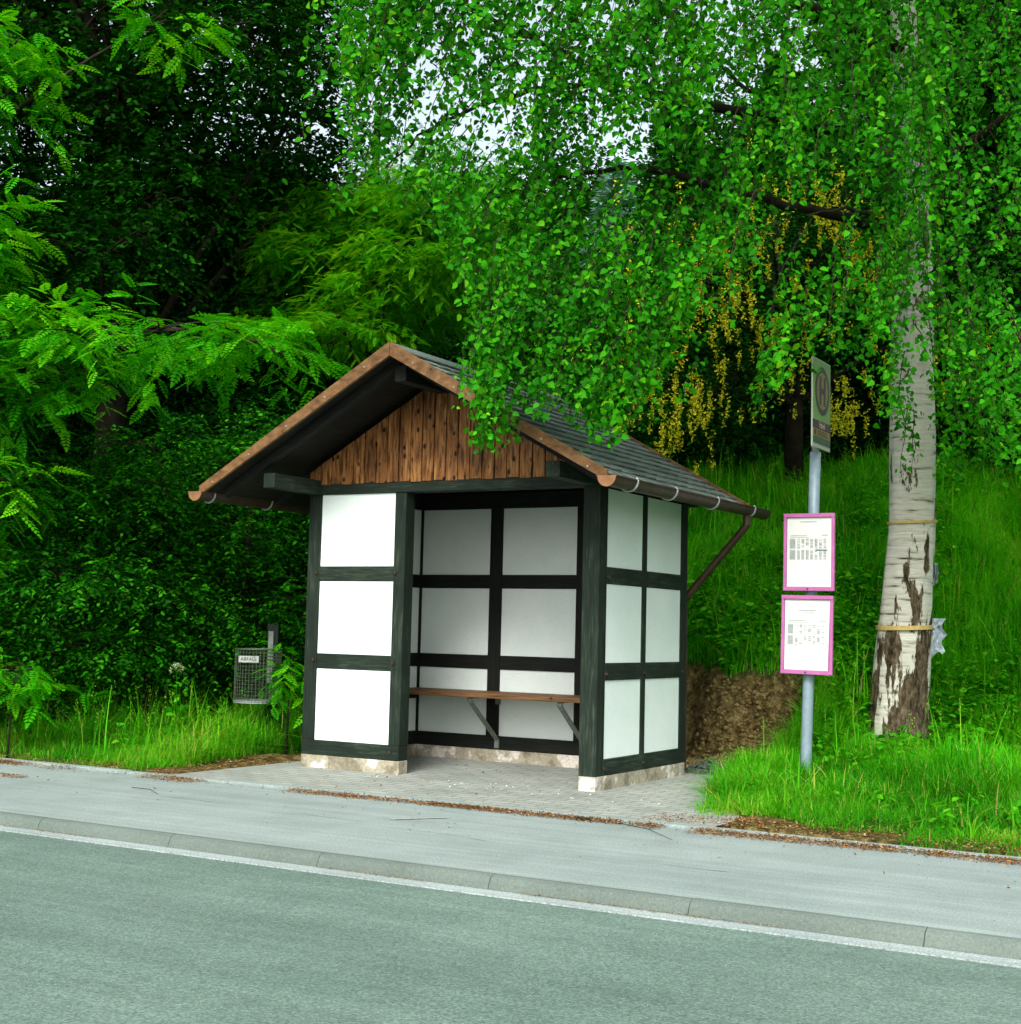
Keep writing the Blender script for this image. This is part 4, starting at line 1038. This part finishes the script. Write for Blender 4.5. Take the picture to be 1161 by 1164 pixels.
# ------------------------------------------------------------------ grass
def blades(P, Hh, r, lean=.45, w=.006, seg=3):
    n = len(P); a = r.uniform(0, 2*math.pi, n); d = np.stack([np.cos(a), np.sin(a), np.zeros(n)], 1)
    s = np.stack([-d[:,1], d[:,0], np.zeros(n)], 1); le = np.abs(r.normal(size=n))*lean+.1
    tt = np.linspace(0, 1, seg+1); V = np.zeros((n, 2*(seg+1), 3))
    for j, t in enumerate(tt):
        c = P+np.array([0,0,1.0])*(Hh*(t-.28*le*t*t))[:,None]+d*(Hh*le*t**2)[:,None]
        ww = (w*(1-t)**.7+.0006)*(.7+.6*Hh/.3)
        V[:,2*j] = c-s*ww[:,None]; V[:,2*j+1] = c+s*ww[:,None]
    base = (np.arange(n)*2*(seg+1))[:,None,None]
    F = base+np.array([[2*j,2*j+1,2*j+3,2*j+2] for j in range(seg)])[None]
    return V.reshape(-1,3), F.reshape(-1,4), np.repeat(np.arange(n), seg)
def scatter(n, x0, x1, y0, y1, r, thr=.5):
    x = r.uniform(x0, x1, n); y = r.uniform(y0, y1, n)
    k = (turf(x, y) > thr) & (y > -1.13)
    return x[k], y[k]
def in_view(x, y, z, m=90):
    v = np.stack([x, y, z], 1)-CAM; w = v@FW; px = PW/2+FPX*(v@RT)/w; py = PH/2-FPX*(v@UP)/w
    return (w > 1) & (px > -m*3) & (px < PW+m*3) & (py > -m) & (py < PH+m*2)
def grass(name, n, box, mat, hfun, seed, w=.0055, lean=.45, thr=.5):
    r = np.random.default_rng(seed); x, y = scatter(n, *box, r, thr); z = height(x, y)
    k = in_view(x, y, z); x, y, z = x[k], y[k], z[k]
    Hh = hfun(x, y, r)*(.55+.75*r.random(len(x))); k = Hh > .02; x, y, z, Hh = x[k], y[k], z[k], Hh[k]
    V, F, own = blades(np.stack([x, y, z-.01], 1), Hh, r, lean, w)
    tone = np.clip(.5*r.random(len(x))+.75*(vnoise(x, y, 1.8, 6)-.15)*.9, 0, .93)
    dry = r.random(len(x)) < .07; tone[dry] = r.uniform(.93, 1, dry.sum())
    o = np_mesh(name, V, F, M[mat], rnd=tone[own]); o['kind'] = 'stuff'; return o
grass('bank_grass', 260000, (.2, 11, 1.2, 8.6), 'grass', lambda x, y, r: (.10+.30*vnoise(x, y, 1.5, 2)+.10*sstep(5.5, 7.5, y-.0*x))*(.6+.8*vnoise(x, y, 4, 44)), 61, .0055, .6)
grass('verge_grass', 95000, (3.15, 9.0, -1.13, 3.2), 'verge_grass', lambda x, y, r: (.05+.19*sstep(-1.0, 1.2, y))*(.25+1.2*vnoise(x, y, 3.1, 3))*(1-.6*np.exp(-((x-3.75)**2+(y-1.15)**2)/.22)), 62, .0036, .9, .3)
grass('verge_grass', 140000, (-7.5, -.3, -1.12, 4.5), 'verge_grass', lambda x, y, r: (.05+.26*sstep(-1.1, .4, y))*(.3+1.15*vnoise(x, y, 2.7, 5)), 63, .0038, .9, .3)
grass('long_grass', 9000, (3.0, 9.0, -.9, 3.4), 'verge_grass', lambda x, y, r: (.14+.20*sstep(-.9, .8, y))*(vnoise(x, y, 2.0, 53) > .5)*(1-.8*np.exp(-((x-3.75)**2+(y-1.15)**2)/.3)), 67, .0045, 1.3, .5)
grass('long_grass', 12000, (-7.5, -.4, -.9, 4.0), 'verge_grass', lambda x, y, r: (.16+.30*sstep(-.9, .5, y))*(vnoise(x, y, 1.7, 54) > .42), 68, .0045, 1.3, .5)
grass('long_grass', 14000, (.2, 10, 2.6, 8.2), 'grass', lambda x, y, r: .42*(vnoise(x, y, 1.6, 55) > .45), 69, .005, 1.2, .5)
# taller flowering stalks on the crest and in the verge
r = np.random.default_rng(64); mbx = MB()
def stalks(n, box, h0, h1, seed):
    r = np.random.default_rng(seed); x, y = scatter(n, *box, r); z = height(x, y); k = in_view(x, y, z); x, y, z = x[k], y[k], z[k]
    V, F, own = blades(np.stack([x, y, z], 1), r.uniform(h0, h1, len(x)), r, .25, .0022, 4)
    tips = V.reshape(len(x), -1, 3)[:, -1]
    kk = 9; P = (tips[:,None,:]-np.array([0,0,1.0])*r.uniform(0,.12,(len(x),kk,1))+r.normal(size=(len(x),kk,3))*.007).reshape(-1,3)
    V2, F2, o2 = leaves(P, r.normal(size=P.shape)*.4+[0,0,1], r.normal(size=P.shape), r.uniform(.012,.022,len(P)), (np.array([[0,0,0],[.4,.2,0],[1,0,0],[.4,-.2,0]], float), np.array([[0,3,2,1]])))
    V_ = np.concatenate([V, V2]); F_ = np.concatenate([F, F2+len(V)]); rn = np.concatenate([r.uniform(.6,.95,len(x))[own], r.uniform(.8,1,len(P))[o2]])
    o = np_mesh('grass_stalks', V_, F_, M['grass'], rnd=rn); o['kind'] = 'stuff'
stalks(900, (.2, 10, 1.8, 8.4), .45, .75, 65)
stalks(260, (-6, -.6, -.6, 2.5), .35, .65, 66)
# broad-leaved weeds
def weeds(name, n, box, hh, seed, sz=(.05,.09), dens=None):
    r = np.random.default_rng(seed); x, y = scatter(n, *box, r, .4)
    if dens is not None: k = dens(x, y, r); x, y = x[k], y[k]
    z = height(x, y); k = in_view(x, y, z); x, y, z = x[k], y[k], z[k]; m = 12
    Hh = hh*(.4+.8*r.random(len(x)))
    t = np.linspace(.2, 1, m); P = np.stack([x, y, z], 1)[:,None,:]+t[None,:,None]*Hh[:,None,None]*np.array([0,0,1.0])+r.normal(size=(len(x),m,3))*.03
    a = r.uniform(0, 6.283, (len(x), m)); Dn = np.stack([np.cos(a), np.sin(a), -.25+0*a], -1)
    P = P.reshape(-1,3); Dn = Dn.reshape(-1,3)
    V, F, own = leaves(P, Dn, np.array([0,0,1.0])+r.normal(size=P.shape)*.3, r.uniform(sz[0], sz[1], len(P)), T_OVAL)
    o = np_mesh(name, V, F, M['weed_leaf'], rnd=r.random(len(P))[own]); o['kind'] = 'stuff'
weeds('bank_weeds', 2600, (1.5, 9, 2.6, 7.5), .30, 71, (.05,.085), lambda x, y, r: vnoise(x, y, .9, 8) > .52)
weeds('nettles', 700, (1.6, 4.6, 3.0, 4.6), .34, 72, (.06,.10), None)
weeds('bank_foot_weeds', 160, (3.4, 4.3, 1.8, 3.0), .30, 75, (.05,.09), None)
weeds('verge_weeds', 500, (-7, -.6, -.4, 3.5), .28, 73, (.05,.08), lambda x, y, r: (vnoise(x, y, 1.2, 18) > .45))
weeds('verge_weeds', 130, (3.6, 8, -.7, 1.6), .16, 74, (.05,.08), lambda x, y, r: (vnoise(x, y, 1.5, 28) > .5))
weeds('understory', 2600, (-9, 0, 2.6, 7.5), .7, 76, (.06,.10), None)
# white umbel flower left of the bin
b = base_at(203, 12.4); p = at(201, 762, 12.4)
um = thing('cow_parsley', 'single pale umbel flower standing above the grass left of the bin', 'wildflower', b)
mb = MB().tube([b, ((b[0]+p[0])/2+.02, (b[1]+p[1])/2, (b[2]+p[2])/2), p], [.005,.004,.003], 5)
rs = np.random.default_rng(3); hp = []
for k in range(16):
    a = 2.4*k; rr = .012+.0035*k; q = p+np.array([rr*math.cos(a), rr*math.sin(a), .05-.0009*k*k*.3]); mb.tube([p, q], .0015, 3); hp.append(q)
mb.build('stem', M['weed_leaf'], um)
P = np.repeat(np.array(hp), 12, 0)+rs.normal(size=(192,3))*.008
V, F, own = leaves(P, rs.normal(size=P.shape), np.array([0,0,1.0])+rs.normal(size=P.shape)*.4, rs.uniform(.010,.016,192), T_OVAL)
np_mesh('flower_head', V, F, M['white_flower'], um, rnd=rs.random(192)[own])
P = np.array([b])+np.array([0,0,.1])+rs.uniform(0,1,(40,1))*(p-np.array(b)-[0,0,.15])+rs.normal(size=(40,3))*.05
V, F, own = leaves(P, rs.normal(size=P.shape), np.array([0,0,1.0])+rs.normal(size=P.shape)*.4, rs.uniform(.05,.09,40), T_OVAL)
np_mesh('foliage', V, F, M['weed_leaf'], um, rnd=rs.random(40)[own])

# ------------------------------------------------------------------ litter, twigs, crumbs
def flakes(name, x, y, z, r, mat, s=(.006,.020)):
    P = np.stack([x, y, z], 1); n = len(P)
    tm = (np.array([[0,0,0],[.4,.22,.1],[1,0,0],[.4,-.22,.06]], float), np.array([[0,3,2,1]]))
    d = r.normal(size=(n,3)); d[:,2] *= .25
    V, F, own = leaves(P, d, np.array([0,0,1.0])+r.normal(size=(n,3))*.45, r.uniform(s[0], s[1], n), tm)
    o = np_mesh(name, V, F, M[mat], rnd=r.random(n)[own]); o['kind'] = 'stuff'; return o
r = np.random.default_rng(81)
n = 700; x = r.uniform(3.5, 4.2, n); y = r.uniform(-1.12, -.75, n); flakes('dry_litter', x, y, np.maximum(height(x, y), .012)+.006, r, 'litter', (.006,.02))
n = 60000; x = r.uniform(-6, 9, n); den = vnoise(x, 0*x, 1.6, 31)*.75+vnoise(x, 0*x, 6, 32)*.45; den *= np.where(x > 3.4, 1.45, .95)
k = r.random(n) < np.clip((den-.38)*2.2, .02, 1); x = x[k]
y = -1.305+r.normal(size=len(x))*.026*(1+1.4*vnoise(x, 0*x, 2.2, 33)); flakes('brown_litter', x, y, .004+.02*r.random(len(x))*np.exp(-((y+1.3)/.04)**2)+.002, r, 'litter')
n = 12000; x = r.uniform(3.6, 9, n); y = -1.14+np.abs(r.normal(size=n))*.32; z = height(x, y)+.012; flakes('dry_litter', x, y, z, r, 'litter', (.006,.022))
n = 5000; x = r.uniform(-6, -.1, n); y = -1.13+np.abs(r.normal(size=n))*.14; flakes('dry_litter', x, y, height(x, y)+.012, r, 'litter', (.006,.022))
n = 900; x = r.uniform(-.9, -.05, n); y = r.uniform(-.75, .25, n); flakes('dry_litter', x, y, height(x, y)+.012, r, 'litter', (.008,.03))
n = 260; x = r.uniform(0, 3.2, n); y = r.uniform(-1.1, 1.4, n); flakes('floor_crumbs', x, y, .015+0*x, r, 'litter', (.008,.028))
n = 200; x = r.uniform(-3, 8, n); y = -1.2-np.abs(r.normal(size=n))*.6; flakes('pavement_crumbs', x, y, .004+0*x, r, 'litter', (.008,.025))
n = 5000; x = r.uniform(-4, 9, n); x = x[vnoise(x, 0*x, 1.9, 61) > .45]; flakes('kerb_grit', x, -3.352-np.abs(r.normal(size=len(x)))*.010, -.058+.004*r.random(len(x)), r, 'litter', (.004,.012))
n = 1500; x = r.uniform(-4, 9, n); y = r.uniform(-3.3, -1.3, n); flakes('pavement_grit', x, y, .003+0*x, r, 'litter', (.003,.008))
# litter heap at the left edge of the pavement
n = 500; a = r.uniform(0, 6.28, n); q = np.sqrt(r.random(n)); c0 = at(2, 882, 1.0); v0 = ray(2, 882); p0 = CAM+v0*(-CZ/v0[2])
flakes('litter_heap', p0[0]+.26*q*np.cos(a), p0[1]+.09*q*np.sin(a), .005+.02*(1-q)*r.random(n), r, 'litter')
# gravel heap and soil crumbs at the bank foot
def clods(name, n, cfun, s, mat, seed, label=None):
    r = np.random.default_rng(seed); Vs = []; Fs = []
    for i in range(n):
        c = np.array(cfun(r)); ss = r.uniform(*s)*np.array([1, 1, .75])
        b8 = np.array([[-1,0,0],[0,-1,0],[1,0,0],[0,1,0],[0,0,1],[0,0,-1]], float)*ss*r.uniform(.7,1.3,(6,3)) ; a = r.uniform(0,6.28); R_ = np.array([[math.cos(a),-math.sin(a),0],[math.sin(a),math.cos(a),0],[0,0,1]])
        b8 = b8@R_.T+c; o = len(Vs); Vs += list(b8); Fs += [(o+p_, o+q_, o+t_) for p_, q_, t_ in ((0,1,4),(1,2,4),(2,3,4),(3,0,4),(1,0,5),(2,1,5),(3,2,5),(0,3,5))]
    o = np_mesh(name, Vs, Fs, M[mat], rnd=None); o['kind'] = 'stuff'; return o
def cg(r):
    a = r.uniform(0, 6.28); q = math.sqrt(r.random()); return (2.70+.30*q*math.cos(a), 1.98+.28*q*math.sin(a), .0+.13*(1-q)*r.random()**.5)
clods('gravel_heap', 2200, cg, (.005,.014), 'grit', 91)
def cs(r):
    x = r.uniform(1.8, 3.3); y = r.uniform(2.0, 3.15); return (x, y, float(height(x, y))+.005)
M['clod'] = plain('soil_clod', (.20,.15,.06), .95, .05, 0, .6, 30, .8)
clods('soil_clods', 2600, cs, (.006,.035), 'clod', 92)
def cw(r):
    x = r.uniform(2.2, 3.3); y = r.uniform(1.9, 3.0); return (x, y, float(height(x, y))+.012)
clods('white_rubble', 34, cw, (.008,.02), 'white_bit', 93)
def cw2(r): return (r.uniform(.9, 3.3), r.uniform(-.5, 0.0), .016)
clods('white_rubble', 40, cw2, (.003,.008), 'white_bit', 94)
# fallen twigs on the pavement
tw = [((700,935),(765,955),'longer forked dark twig fallen on the pavement right of the paving'),((655,931),(672,934),'short thick dark stick lying against the litter line'),((150,895),(180,903),'thin curved twig on the pavement at the left')]
for (a, b_, lab_) in tw:
    def g0(p): v = ray(*p); return CAM+v*((.007-CZ)/v[2])
    A, Bv = g0(a), g0(b_); th = .009 if 'thick' in lab_ else .0022; mid = (A+Bv)/2+np.array([.02,.03,.008]); mb = MB().tube([A, mid, Bv], [th, th, th*.5], 5)
    if 'forked' in lab_: mb.tube([mid, mid+np.array([.05,.06,0])], [th*.7, th*.3], 4)
    tag(mb.build('fallen_twig', M['twig']), lab_, 'twig', 'twigs fallen on the pavement')
